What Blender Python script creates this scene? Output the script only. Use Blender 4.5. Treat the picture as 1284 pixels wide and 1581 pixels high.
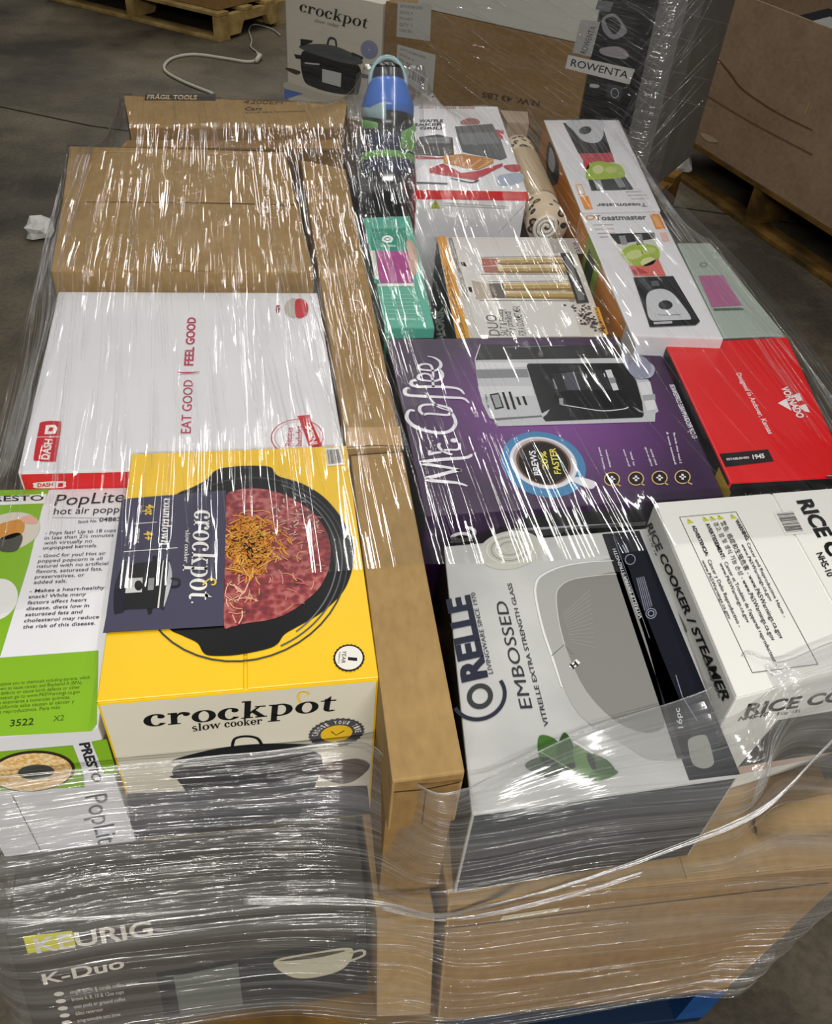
import bpy, bmesh, math, random
import numpy as np
from mathutils import Vector, Matrix
random.seed(7); np.random.seed(7)
S = bpy.context.scene
COL = S.collection
for o in list(bpy.data.objects): bpy.data.objects.remove(o)

# ---------------------------------------------------------------- camera, world, lights, exposure
cam_d = bpy.data.cameras.new('camera'); cam = bpy.data.objects.new('camera', cam_d); COL.objects.link(cam)
cam_d.sensor_fit = 'HORIZONTAL'; cam_d.sensor_width = 36.0; cam_d.lens = 36.0*1290/1284
cam_d.clip_start = 0.02
cam.matrix_world = Matrix(((0.98266,0.06641,-0.17311,0),(-0.17213,0.67379,-0.71859,0),(0.06892,0.73593,0.67354,1.4),(0,0,0,1)))
S.camera = cam
S.view_settings.view_transform = 'Standard'; S.view_settings.look = 'None'
S.view_settings.gamma = 1.0; S.view_settings.use_curve_mapping = False
S.view_settings.exposure = 0.0
S.cycles.max_bounces = 6; S.cycles.transparent_max_bounces = 24; S.cycles.caustics_reflective = False; S.cycles.caustics_refractive = False
W = bpy.data.worlds.new('warehouse_air'); S.world = W; W.use_nodes = True
W.node_tree.nodes['Background'].inputs[0].default_value = (0.95, 0.97, 1.0, 1)
W.node_tree.nodes['Background'].inputs[1].default_value = 0.075
def strip_light(name, loc, sx, sy, power, rot=(0,0,0), col=(1.0,0.975,0.93)):
    d = bpy.data.lights.new(name, 'AREA'); d.shape = 'RECTANGLE'; d.size = sx; d.size_y = sy; d.energy = power; d.color = col
    o = bpy.data.objects.new(name, d); COL.objects.link(o); o.location = loc; o.rotation_euler = rot
    return o
strip_light('strip_lamp', (-0.75, 0.6, 3.9), 0.12, 2.4, 33)
strip_light('strip_lamp', (1.15, 0.9, 4.0), 0.12, 2.4, 30)
for ly, lz in ((4.6, 4.2), (7.5, 4.2), (10.6, 4.3)):           # rows of ceiling tubes beyond the load
    for lx in (-0.9, 0.6, 2.1): strip_light('strip_lamp', (lx, ly, lz), 0.05, 2.4, 22)
strip_light('strip_lamp', (-0.2, -2.3, 2.6), 2.4, 0.12, 128, rot=(0.55,0,0))

# ---------------------------------------------------------------- materials
def lin(h):
    h = h.lstrip('#'); c = [int(h[i:i+2],16)/255 for i in (0,2,4)]
    return tuple(x/12.92 if x <= .04045 else ((x+.055)/1.055)**2.4 for x in c)+(1,)
MATS = {}
def nt(m):
    t = m.node_tree; return t, t.nodes, t.links
def mat(name, hexc, rough=0.5, spec=0.4, bump=0.0, bscale=40, vary=0.0, vscale=12, hex2=None, metallic=0):
    if name in MATS: return MATS[name]
    m = bpy.data.materials.new(name); m.use_nodes = True; t,n,l = nt(m)
    b = n['Principled BSDF']; c = lin(hexc); b.inputs['Base Color'].default_value = c
    b.inputs['Roughness'].default_value = rough; b.inputs['Specular IOR Level'].default_value = spec; b.inputs['Metallic'].default_value = metallic
    tc = n.new('ShaderNodeTexCoord')
    if vary or hex2:
        no = n.new('ShaderNodeTexNoise'); no.inputs['Scale'].default_value = vscale; no.inputs['Detail'].default_value = 6
        l.new(tc.outputs['Object'], no.inputs['Vector'])
        r = n.new('ShaderNodeValToRGB'); c2 = lin(hex2) if hex2 else tuple(x*(1-vary) for x in c[:3])+(1,)
        r.color_ramp.elements[0].color = c2; r.color_ramp.elements[1].color = c
        r.color_ramp.elements[0].position = .35; r.color_ramp.elements[1].position = .65
        l.new(no.outputs['Fac'], r.inputs['Fac']); l.new(r.outputs['Color'], b.inputs['Base Color'])
    if bump:
        nb = n.new('ShaderNodeTexNoise'); nb.inputs['Scale'].default_value = bscale; nb.inputs['Detail'].default_value = 3
        l.new(tc.outputs['Object'], nb.inputs['Vector'])
        bn = n.new('ShaderNodeBump'); bn.inputs['Strength'].default_value = bump; bn.inputs['Distance'].default_value = .01
        l.new(nb.outputs['Fac'], bn.inputs['Height']); l.new(bn.outputs['Normal'], b.inputs['Normal'])
    MATS[name] = m; return m
def ink(hexc, rough=.45): return mat('ink_'+hexc.lstrip('#'), hexc, rough, .18)
def kraft_mat(name, hexc, hex2):
    if name in MATS: return MATS[name]
    m = bpy.data.materials.new(name); m.use_nodes = True; t,n,l = nt(m); b = n['Principled BSDF']
    b.inputs['Roughness'].default_value = .75; b.inputs['Specular IOR Level'].default_value = .2
    tc = n.new('ShaderNodeTexCoord'); mp = n.new('ShaderNodeMapping'); mp.inputs['Scale'].default_value = (70,30,50)
    l.new(tc.outputs['Object'], mp.inputs['Vector'])
    no = n.new('ShaderNodeTexNoise'); no.inputs['Scale'].default_value = 1.2; no.inputs['Detail'].default_value = 8
    l.new(mp.outputs['Vector'], no.inputs['Vector'])
    n2 = n.new('ShaderNodeTexNoise'); n2.inputs['Scale'].default_value = 7; n2.inputs['Detail'].default_value = 5
    l.new(tc.outputs['Object'], n2.inputs['Vector'])
    ad = n.new('ShaderNodeMath'); ad.operation='ADD'; l.new(no.outputs['Fac'], ad.inputs[0]); l.new(n2.outputs['Fac'], ad.inputs[1])
    r = n.new('ShaderNodeValToRGB'); r.color_ramp.elements[0].color = lin(hex2); r.color_ramp.elements[1].color = lin(hexc)
    r.color_ramp.elements[0].position = .30; r.color_ramp.elements[1].position = .62
    sc = n.new('ShaderNodeMath'); sc.operation='MULTIPLY'; sc.inputs[1].default_value = .5
    l.new(ad.outputs[0], sc.inputs[0]); l.new(sc.outputs[0], r.inputs['Fac']); l.new(r.outputs['Color'], b.inputs['Base Color'])
    bn = n.new('ShaderNodeBump'); bn.inputs['Strength'].default_value = .25; bn.inputs['Distance'].default_value = .004
    l.new(n2.outputs['Fac'], bn.inputs['Height']); l.new(bn.outputs['Normal'], b.inputs['Normal'])
    MATS[name] = m; return m
KRAFT = kraft_mat('kraft_card', '#a88a5a', '#927549')
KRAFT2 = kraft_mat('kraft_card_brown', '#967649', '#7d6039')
KRAFT3 = kraft_mat('kraft_card_grey', '#8f7860', '#7a6450')
TAPE = mat('packing_tape', '#b48f58', .2, .6)
WHITE = mat('white_card', '#e2e1e4', .38, .4, bump=.06, bscale=14, vary=.04, vscale=9)
OFFWHITE = mat('cream_card', '#d9d3c0', .42, .4, bump=.06, bscale=14, vary=.05, vscale=9)
YELLOW = mat('yellow_card', '#f2c40c', .36, .4, bump=.06, bscale=14, vary=.05, vscale=7)
BLACKC = mat('black_card', '#121316', .4, .25, bump=.06, bscale=20)
REDC = mat('red_card', '#e01418', .38, .4, bump=.06, bscale=14, vary=.07, vscale=6)
DARKGAP = mat('corrugated_edge', '#4d3a22', .9, .1)

# ---------------------------------------------------------------- helpers
def link(o, parent=None):
    COL.objects.link(o)
    if parent: o.parent = parent
    return o
def mesh_obj(name, bm, mats, parent=None, smooth=False, recalc=True):
    if recalc: bmesh.ops.recalc_face_normals(bm, faces=bm.faces)
    me = bpy.data.meshes.new(name); bm.to_mesh(me); bm.free()
    for m in (mats if isinstance(mats,(list,tuple)) else [mats]): me.materials.append(m)
    if smooth: me.polygons.foreach_set('use_smooth', [True]*len(me.polygons))
    return link(bpy.data.objects.new(name, me), parent)
def tag(o, label, cat, group=None, kind=None):
    o['label'] = label; o['category'] = cat
    if group: o['group'] = group
    if kind: o['kind'] = kind
    return o
def thing(name, loc, label, cat, group=None):
    o = bpy.data.objects.new(name, None); o.empty_display_size = .05; COL.objects.link(o); o.location = loc
    return tag(o, label, cat, group)
def add_hexa(bm, base, top, mi=0):
    vs = [bm.verts.new(p) for p in list(base)+list(top)]
    fs = [bm.faces.new([vs[i] for i in q]) for q in ((3,2,1,0),(4,5,6,7),(0,1,5,4),(1,2,6,5),(2,3,7,6),(3,0,4,7))]
    for f in fs: f.material_index = mi
    return vs, fs
def add_box(bm, lo, hi, mi=0, M=None):
    (a,b,c),(d,e,f) = lo,hi
    p = [(a,b),(d,b),(d,e),(a,e)]
    B = [Vector((x,y,c)) for x,y in p]; T = [Vector((x,y,f)) for x,y in p]
    if M is not None: B = [M@v for v in B]; T = [M@v for v in T]
    return add_hexa(bm, B, T, mi)
def bevel_all(bm, w, seg=2):
    bmesh.ops.bevel(bm, geom=list(bm.edges), offset=w, segments=seg, profile=.6, affect='EDGES', clamp_overlap=True)
def tube(bm, pts, r, seg=8, mi=0, cap=True):
    pts = [Vector(p) for p in pts]; rings = []
    prev = None
    for i,p in enumerate(pts):
        d = (pts[min(i+1,len(pts)-1)]-pts[max(i-1,0)]).normalized()
        a = Vector((0,0,1)) if abs(d.z) < .9 else Vector((1,0,0))
        u = d.cross(a).normalized()
        if prev is not None and u.dot(prev) < 0: u = -u
        prev = u
        v = d.cross(u); rr = r[i] if isinstance(r,(list,tuple)) else r
        rings.append([bm.verts.new(p+u*math.cos(t)*rr+v*math.sin(t)*rr) for t in [2*math.pi*k/seg for k in range(seg)]])
    for A,B in zip(rings, rings[1:]):
        for k in range(seg):
            bm.faces.new((A[k],A[(k+1)%seg],B[(k+1)%seg],B[k])).material_index = mi
    if cap:
        bm.faces.new(rings[0]).material_index = mi; bm.faces.new(rings[-1][::-1]).material_index = mi
def spline(P, n=6, closed=False):
    P = [np.array(p,float) for p in P]; out = []; N = len(P)
    for i in range(N if closed else N-1):
        g = lambda k: P[k%N] if closed else P[min(max(k,0),N-1)]
        p0,p1,p2,p3 = g(i-1),g(i),g(i+1),g(i+2)
        for k in range(n):
            t = k/n
            out.append(.5*((2*p1)+(-p0+p2)*t+(2*p0-5*p1+4*p2-p3)*t*t+(-p0+3*p1-3*p2+p3)*t**3))
    if not closed: out.append(P[-1])
    return out

# ---------------------------------------------------------------- cartons
class Carton:
    """A cardboard box from four measured corners (near-left, near-right, far-right, far-left)."""
    def __init__(s, name, label, cat, C, zt, h, mats, group=None, base=None, bev=.003, seam=None, seam_tape=None, flap_mat=None):
        s.C = [Vector((x,y,zt)) for x,y in C]; s.zt = zt; s.h = h
        cx = sum(v.x for v in s.C)/4; cy = sum(v.y for v in s.C)/4
        s.org = Vector((cx,cy,zt-h)); s.slope = Vector((0,0,1))
        if base: s.slope = (s.C[0]+s.C[1]-Vector((*base[0],zt-h))-Vector((*base[1],zt-h))).normalized()
        s.root = thing(name, s.org, label, cat, group)
        bm = bmesh.new()
        th = .0022 if seam else 0
        B = base or C
        lo = [Vector((x,y,zt-h))-s.org for x,y in B]; hi = [v-s.org-Vector((0,0,th)) for v in s.C]
        vs, fs = add_hexa(bm, lo, hi)
        # material slots: 0 top, 1 front, 2 left, 3 right, 4 back
        m = list(mats)+[mats[-1]]*(5-len(mats))
        for f,i in zip(fs, (4,0,1,3,4,2)): f.material_index = i
        bevel_all(bm, bev)
        s.body = mesh_obj('carton', bm, m, s.root)
        if seam:                                   # two closing flaps with a gap between them
            NL,NR,FR,FL = [v-s.org for v in s.C]
            t = seam[1]; g = .0012
            e = .004
            if seam[0] == 'y':                     # seam runs front to back
                a = NL.lerp(NR,t); b = FL.lerp(FR,t); u = (NR-NL).normalized()*g
                quads = [(NL,a-u,b-u,FL),(a+u,NR,FR,b+u)]
            else:
                a = NL.lerp(FL,t); b = NR.lerp(FR,t); u = (FL-NL).normalized()*g
                quads = [(NL,NR,b-u,a-u),(a+u,b+u,FR,FL)]
            for q in quads:
                c = sum(q, Vector())/4
                q = [v+(c-v).normalized()*.0015 for v in q]
                bm = bmesh.new()
                add_hexa(bm, [v-Vector((0,0,th+.0003)) for v in q], q)
                bevel_all(bm, .0008, 1)
                mesh_obj('flap', bm, flap_mat or m[0], s.root)
    def frame(s, face):
        NL,NR,FR,FL = s.C
        if face == 'top': o,U = NL,(NR-NL).normalized(); V = Vector((-U.y,U.x,0))
        elif face == 'front': o,U,V = NL,(NR-NL).normalized(),s.slope
        elif face == 'left': o,U,V = FL,(NL-FL).normalized(),Vector((0,0,1))
        return o-s.org, U, V, U.cross(V)
_font = {}
def text_mesh(body, bold):
    k = (body,bold)
    if k in _font: return _font[k]
    cu = bpy.data.curves.new('t','FONT'); cu.body = body; cu.resolution_u = 3; cu.offset = bold
    ob = bpy.data.objects.new('t', cu); me = ob.to_mesh()
    vs = np.array([v.co[:2] for v in me.vertices]) if len(me.vertices) else np.zeros((0,2)); ps = [tuple(p.vertices) for p in me.polygons]
    ob.to_mesh_clear(); bpy.data.objects.remove(ob); bpy.data.curves.remove(cu)
    _font[k] = (vs,ps); return vs,ps
CAP = None
class Print:
    """Flat printing on one face of a carton: shapes given in metres in that face's own plane."""
    def __init__(s, carton, face, name, parent=None, frame=None, lift=.0005):
        s.o,s.U,s.V,s.N = frame or carton.frame(face); s.bm = bmesh.new(); s.mats = []; s.name = name; s.parent = parent or carton.root; s.lift = lift; s.vmin = -carton.h+.004 if carton and face != 'top' else None
    def mi(s, m):
        if m not in s.mats: s.mats.append(m)
        return s.mats.index(m)
    def P(s, p, L):
        if s.vmin is not None and p[1] < s.vmin: p = (p[0], s.vmin)
        return s.o+s.U*float(p[0])+s.V*float(p[1])+s.N*(s.lift+.00022*L)
    def poly(s, pts, m, L=1):
        vs = [s.bm.verts.new(s.P(p,L)) for p in pts]
        f = s.bm.faces.new(vs); f.material_index = s.mi(m); f.normal_update()
        if f.normal.dot(s.N) < 0: f.normal_flip()
    def smooth(s, pts, m, L=1, n=6): s.poly(spline(pts,n,True), m, L)
    def ell(s, c3, m, L=1, n=40, a0=0, a1=None):
        c,a,b = [np.array(p) for p in c3]
        T = np.linspace(0,2*math.pi,n,endpoint=False)
        s.poly([c+(a-c)*math.cos(t)+(b-c)*math.sin(t) for t in T], m, L)
    def ring(s, c3, k, m, L=1, n=48, a0=0.0, a1=2*math.pi, wob=0):
        c,a,b = [np.array(p) for p in c3]
        T = np.linspace(a0,a1,n+1); i = s.mi(m); prev = None
        for j,t in enumerate(T):
            w = 1+wob*(1 if j%2 else -1)
            o = c+((a-c)*math.cos(t)+(b-c)*math.sin(t))*w; q = c+((a-c)*math.cos(t)+(b-c)*math.sin(t))*k
            cur = (s.bm.verts.new(s.P(o,L)), s.bm.verts.new(s.P(q,L)))
            if prev: s.bm.faces.new((prev[0],cur[0],cur[1],prev[1])).material_index = i
            prev = cur
    def line(s, pts, w, m, L=1, smooth=0, taper=False):
        pts = [np.array(p,float) for p in pts]
        ws = list(w) if isinstance(w,(list,tuple)) else [w]*len(pts)
        if smooth:
            q = spline([np.array([*p,ww]) for p,ww in zip(pts,ws)], smooth); pts = [p[:2] for p in q]; ws = [p[2] for p in q]
        prev = None; i = s.mi(m); N = len(pts)
        for j,p in enumerate(pts):
            d = pts[min(j+1,N-1)]-pts[max(j-1,0)]; d = d/(np.linalg.norm(d)+1e-9); nrm = np.array([-d[1],d[0]])*ws[j]/2
            cur = (s.bm.verts.new(s.P(p+nrm,L)), s.bm.verts.new(s.P(p-nrm,L)))
            if prev: s.bm.faces.new((prev[0],cur[0],cur[1],prev[1])).material_index = i
            prev = cur
    def dot(s, p, r, m, L=1, n=14): s.ell([p,(p[0]+r,p[1]),(p[0],p[1]+r)], m, L, n)
    def glyphs(s, vs, ps, m, L):
        i = s.mi(m); V = [s.bm.verts.new(s.P(v,L)) for v in vs]
        for p in ps:
            try: s.bm.faces.new([V[k] for k in p]).material_index = i
            except ValueError: pass
    def text(s, body, p3, m, L=2, bold=0.0):
        """p3: baseline start, baseline end, point at cap height above the start."""
        global CAP
        if CAP is None: CAP = float(text_mesh('H',0)[0][:,1].max())
        vs,ps = text_mesh(body,bold)
        if not len(vs): return
        a,b,c = [np.array(p) for p in p3]; x0,x1 = vs[:,0].min(), vs[:,0].max()
        u = (vs[:,0]-x0)/(x1-x0); v = vs[:,1]/CAP
        s.glyphs(a+np.outer(u,b-a)+np.outer(v,c-a), ps, m, L)
    def lines(s, rows, p4, m, L=2, h=.7, bold=0.0):
        """rows of text filling a parallelogram p4 = first baseline start/end, last baseline start, cap point of first; each row (text, fraction of width)."""
        a,b,d,c = [np.array(p) for p in p4]; N = len(rows)
        for i,(tx,f) in enumerate(rows):
            o = a+(d-a)*(i/max(1,N-1))
            s.text(tx, (o, o+(b-a)*f, o+(c-a)), m, L, bold)
    def serif(s, word, p3, m, L=2, accent=None):
        vs,ps = serif_word(word)
        a,b,c = [np.array(p) for p in p3]; x1 = vs[:,0].max()
        s.glyphs(a+np.outer(vs[:,0]/x1,b-a)+np.outer(vs[:,1],c-a), ps, m, L)
    def done(s):
        o = mesh_obj(s.name, s.bm, s.mats, s.parent, recalc=False)
        bm2 = bmesh.new(); bm2.from_mesh(o.data); bm2.faces.ensure_lookup_table()
        N = s.N
        for f in bm2.faces:
            f.normal_update()
            if f.normal.dot(N) < 0: f.normal_flip()
        bm2.to_mesh(o.data); bm2.free(); return o
# bold high-contrast serif letters, x-height 1
def _ringpts(cx,cy,ro,ri,a0,a1,n=20):
    T = np.linspace(a0,a1,n+1)
    return [((cx+ro[0]*math.cos(t),cy+ro[1]*math.sin(t)),(cx+ri[0]*math.cos(t),cy+ri[1]*math.sin(t))) for t in T]
def _glyph(ch):
    V = []; F = []
    def quadstrip(R):
        b = len(V)
        for o,i in R: V.extend([o,i])
        for k in range(len(R)-1): F.append((b+2*k,b+2*k+2,b+2*k+3,b+2*k+1))
    def poly(P): b = len(V); V.extend(P); F.append(tuple(range(b,b+len(P))))
    def rect(x0,y0,x1,y1): poly([(x0,y0),(x1,y0),(x1,y1),(x0,y1)])
    def ball(x,y,r): poly([(x+r*math.cos(t),y+r*math.sin(t)) for t in np.linspace(0,2*math.pi,14,endpoint=False)])
    p = math.pi
    if ch == 'o': quadstrip(_ringpts(.5,.5,(.5,.53),(.22,.46),0,2*p,28)); w = 1.0
    elif ch == 'c': quadstrip(_ringpts(.5,.5,(.5,.53),(.2,.45),.27*p,1.80*p,26)); ball(.72,.78,.15); w = .92
    elif ch == 'r': rect(.12,0,.38,1); rect(0,0,.52,.07); rect(0,.9,.25,1); quadstrip(_ringpts(.62,.62,(.3,.4),(.22,.24),.35*p,p,12)); ball(.76,.82,.15); w = .90
    elif ch == 'n': rect(.12,0,.38,1); rect(0,0,.5,.07); rect(0,.92,.25,1); rect(.68,0,.94,.7); rect(.56,0,1.06,.07); quadstrip(_ringpts(.62,.62,(.32,.4),(.07,.26),0,p,12)); w = 1.08
    elif ch == 'u': rect(.12,.3,.38,1); rect(0,.92,.25,1); rect(.68,0,.94,1); rect(.56,.92,.8,1); rect(.8,0,1.06,.07); quadstrip(_ringpts(.44,.36,(.32,.38),(.07,.28),p,2*p,12)); w = 1.08
    elif ch == 'k': rect(.12,0,.38,1.5); rect(0,0,.5,.07); rect(0,1.42,.25,1.5); poly([(.38,.36),(.78,.93),(.66,.93),(.38,.55)]); poly([(.42,.52),(.56,.70),(1.0,.07),(.72,.07)]); rect(.6,0,1.1,.08); rect(.55,.92,1.0,1); w = 1.08
    elif ch == 'p': rect(.12,-.5,.38,1); rect(0,-.5,.52,-.43); rect(0,.92,.25,1); quadstrip(_ringpts(.5,.5,(.52,.53),(.24,.45),-.78*p,.78*p,26)); w = 1.06
    elif ch == 'd': rect(.68,0,.94,1.5); rect(.56,1.42,.8,1.5); rect(.8,0,1.06,.07); quadstrip(_ringpts(.54,.5,(.52,.53),(.24,.45),.22*p,1.78*p,26)); w = 1.08
    elif ch == 't': rect(.16,.25,.42,1.12); poly([(.16,1.0),(.42,1.35),(.42,1.0)]); rect(0,.92,.66,1); quadstrip(_ringpts(.46,.25,(.3,.28),(.04,.2),p,1.78*p,10)); w = .68
    elif ch == 'l': rect(.12,0,.38,1.5); rect(0,0,.5,.07); rect(0,1.42,.25,1.5); w = .52
    elif ch == 'e': quadstrip(_ringpts(.5,.5,(.5,.53),(.2,.45),0,1.80*p,26)); rect(.2,.44,.98,.54); w = .98
    elif ch == 's': quadstrip(_ringpts(.36,.74,(.34,.29),(.16,.2),.15*p,1.3*p,14)); quadstrip(_ringpts(.40,.27,(.36,.30),(.16,.21),-.85*p,.35*p,14)); poly([(.12,.62),(.3,.72),(.7,.36),(.55,.24)]); w = .78
    elif ch == 'w': poly([(0,1),(.3,1),(.55,.25),(.42,0)]); poly([(.38,0),(.5,0),(.8,1),(.68,1)]); poly([(.6,1),(.88,1),(1.12,.25),(1.0,0)]); poly([(.96,0),(1.08,0),(1.4,1),(1.28,1)]); rect(-.05,.93,.4,1); rect(1.15,.93,1.5,1); w = 1.45
    else: w = .4
    return V,F,w
_sw = {}
def serif_word(word, gap=.07):
    if word in _sw: return _sw[word]
    VS=[];FS=[];x=0
    for ch in word:
        V,F,w = _glyph(ch); b=len(VS); VS += [(vx+x,vy) for vx,vy in V]; FS += [tuple(b+i for i in f) for f in F]; x += w+gap
    a = np.array(VS); a[:,0] -= a[:,0].min(); _sw[word] = (a,FS); return _sw[word]

def triangle_mark(pr, p, h, m1, m2, L=2):
    (x,y) = p
    pr.poly([(x-h*.55,y),(x+h*.55,y),(x,y+h)], m1, L); pr.text('!', ((x-h*.05,y+h*.12),(x+h*.05,y+h*.12),(x-h*.05,y+h*.7)), m2, L+1)
def barcode(pr, q, n=26, L=1, along=0):
    a,b,c,d = [np.array(p) for p in q]                       # corners round the code
    pr.poly([a,b,c,d], ink('#e8e6e0'), L)
    rnd = random.Random(3); x = .06
    while x < .92:
        w = rnd.choice((.012,.02,.03)); 
        f = lambda s,t: a+(b-a)*s+(d-a)*t+(c-b-d+a)*s*t
        pr.poly([f(x,.1),f(x+w,.1),f(x+w,.9),f(x,.9)], ink('#151515'), L+1) if not along else pr.poly([f(.1,x),f(.9,x),f(.9,x+w),f(.1,x+w)], ink('#151515'), L+1)
        x += w+rnd.choice((.014,.02,.034))

# ---------------------------------------------------------------- the setting
def floor_mat():
    m = bpy.data.materials.new('concrete_floor'); m.use_nodes = True; t,n,l = nt(m); b = n['Principled BSDF']
    tc = n.new('ShaderNodeTexCoord')
    a = n.new('ShaderNodeTexNoise'); a.inputs['Scale'].default_value = 1.3; a.inputs['Detail'].default_value = 9; a.inputs['Roughness'].default_value = .62
    c = n.new('ShaderNodeTexNoise'); c.inputs['Scale'].default_value = 60; c.inputs['Detail'].default_value = 4
    for q in (a,c): l.new(tc.outputs['Object'], q.inputs['Vector'])
    r = n.new('ShaderNodeValToRGB'); r.color_ramp.elements[0].color = lin('#38322a'); r.color_ramp.elements[1].color = lin('#6f6755')
    r.color_ramp.elements[0].position = .38; r.color_ramp.elements[1].position = .66
    r2 = n.new('ShaderNodeValToRGB'); r2.color_ramp.elements[0].color = (.55,.55,.55,1); r2.color_ramp.elements[1].color = (1,1,1,1); r2.color_ramp.elements[0].position = .3; r2.color_ramp.elements[1].position = .55
    mx = n.new('ShaderNodeMix'); mx.data_type = 'RGBA'; mx.blend_type = 'MULTIPLY'; mx.inputs[0].default_value = .7
    l.new(a.outputs['Fac'], r.inputs['Fac']); l.new(c.outputs['Fac'], r2.inputs['Fac'])
    l.new(r.outputs['Color'], mx.inputs[6]); l.new(r2.outputs['Color'], mx.inputs[7]); l.new(mx.outputs[2], b.inputs['Base Color'])
    b.inputs['Roughness'].default_value = .55; b.inputs['Specular IOR Level'].default_value = .3
    bn = n.new('ShaderNodeBump'); bn.inputs['Strength'].default_value = .2; bn.inputs['Distance'].default_value = .01
    l.new(c.outputs['Fac'], bn.inputs['Height']); l.new(bn.outputs['Normal'], b.inputs['Normal'])
    return m
bm = bmesh.new(); add_box(bm, (-7,-4,-.1), (9,16,0)); fl = mesh_obj('floor', bm, floor_mat()); fl['kind'] = 'structure'
bm = bmesh.new()
J = [Vector((-3.2,5.35,.0006)),Vector((-1.13,4.51,.0006)),Vector((-.69,4.26,.0006)),Vector((.3,3.9,.0006)),Vector((3.5,2.7,.0006))]
for a,b in zip(J,J[1:]):
    n_ = Vector((-(b-a).y,(b-a).x,0)).normalized()*.006
    bm.faces.new([bm.verts.new(p) for p in (a-n_,b-n_,b+n_,a+n_)])
jt = mesh_obj('trim_1', bm, mat('floor_joint','#1c1a16',.9,.1)); jt['kind'] = 'structure'
WALL = mat('warehouse_wall','#5c5a55',.8,.2,vary=.15,vscale=2)
bm = bmesh.new(); add_box(bm,(-7,16,-.1),(9,16.2,6)); w_ = mesh_obj('wall_back', bm, WALL); w_['kind']='structure'
bm = bmesh.new(); add_box(bm,(9,-4,-.1),(9.2,16,6)); w_ = mesh_obj('wall_right', bm, WALL); w_['kind']='structure'
bm = bmesh.new(); add_box(bm,(-7.2,-4,-.1),(-7,16,6)); w_ = mesh_obj('wall_left', bm, WALL); w_['kind']='structure'

# ---------------------------------------------------------------- wooden pallets
WOOD = mat('pallet_wood','#b59a63',.75,.2,bump=.3,bscale=30,vscale=9,hex2='#8d7342')
WOODD = mat('pallet_wood_dark','#76561f',.8,.2,bump=.3,bscale=30,vscale=9,hex2='#4c3614')
WOODX = mat('pallet_wood_dirty','#6b4f20',.85,.15,bump=.3,bscale=30,vscale=9,hex2='#3d2c12')
BLUE = mat('blue_paint','#164a86',.6,.3,vary=.35,vscale=14)
def pallet(label, M, w, d, h, m_deck, m_low, m_str, notch=True, ndeck=6):
    r = thing('wooden_pallet', M.translation, label, 'pallet'); r.matrix_world = M
    t = .02
    for i in range(ndeck):
        bm = bmesh.new(); y = i*(d-.1)/(ndeck-1); add_box(bm,(0,y,h-t),(w,y+.1,h)); bevel_all(bm,.002,1); mesh_obj('deck_board', bm, m_deck, r)
    for i in range(3):
        bm = bmesh.new(); y = i*(d-.1)/2; add_box(bm,(0,y,0),(w,y+.1,t)); bevel_all(bm,.002,1); mesh_obj('bottom_board', bm, m_low, r)
    for i in range(3):                                       # stringers along the depth with two fork notches
        x0 = i*(w-.045)/2; x1 = x0+.045
        bm = bmesh.new(); a,b = t+.001,h-t-.001; nh = a+(b-a)*.55
        prof = [(0,a),(d*.16,a),(d*.19,nh),(d*.37,nh),(d*.40,a),(d*.60,a),(d*.63,nh),(d*.81,nh),(d*.84,a),(d,a),(d,b),(0,b)]
        A = [bm.verts.new((x0,y,z)) for y,z in prof]; B = [bm.verts.new((x1,y,z)) for y,z in prof]
        bm.faces.new(A); bm.faces.new(B[::-1])
        for k in range(len(prof)): bm.faces.new((A[k],A[(k+1)%len(prof)],B[(k+1)%len(prof)],B[k]))
        mesh_obj('stringer', bm, m_str, r)
    return r
pallet('worn pallet with blue painted lower boards under the wrapped load in front', Matrix.Translation((-.335,.372,0))@Matrix.Rotation(-.058,4,'Z'), .93, 1.80, .15, WOODD, mat('dark_blue_board','#10233d',.7,.2), BLUE)

# ---------------------------------------------------------------- lower tier of the load
kd = Carton('coffee_brewer_box','dark brown coffee brewer carton with white lettering, low at front left under the wrap','box',
    [(-.337,.452),(.087,.44),(.087,.90),(-.337,.90)], .345, .19, [mat('dark_brown_card','#3a332c',.35,.45)]*5, base=[(-.335,.395),(.087,.383),(.087,.90),(-.335,.90)])
pr = Print(kd,'front','lettering')
KW = ink('#cfc9bd')
pr.text('K-Duo', [(.028,-.095),(.125,-.082),(.028,-.076)], KW, 2, .02)
pr.text('KEURIG', [(.03,-.037),(.165,-.030),(.03,-.012)], KW, 2, .02)
for i,tx in enumerate(['single serve & carafe coffee maker','brews 6, 8, 10 & 12oz cups','uses pods or ground coffee','60oz reservoir','programmable auto brew']):
    pr.text(tx, [(.055,-.118-.014*i),(.055+.0024*len(tx),-.116-.014*i),(.055,-.111-.014*i)], KW, 2)
    pr.ell([(.042,-.115-.014*i),(.048,-.115-.014*i),(.042,-.111-.014*i)], KW, 2)
pr.done()
pr = Print(kd,'front','printed_picture')
pr.poly([(.02,-.006),(.02,-.036),(.075,-.034),(.075,-.006)], ink('#c9c61d'), 1)
pr.poly([(.16,-.10),(.424,-.08),(.424,-.185),(.16,-.185)], ink('#1b1c1e'), 1)
pr.poly([(.18,-.11),(.26,-.10),(.26,-.185),(.18,-.185)], ink('#5d5f58'), 2)
pr.smooth([(.305,-.105),(.36,-.098),(.405,-.10),(.395,-.135),(.36,-.147),(.325,-.14)], ink('#b7b098'), 2)
pr.smooth([(.31,-.106),(.36,-.101),(.398,-.102),(.36,-.109)], ink('#4a4435'), 3)
pr.line([(.402,-.108),(.418,-.106),(.42,-.116),(.401,-.124)], .004, ink('#b7b098'), 2, 4)
pr.done()
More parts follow.
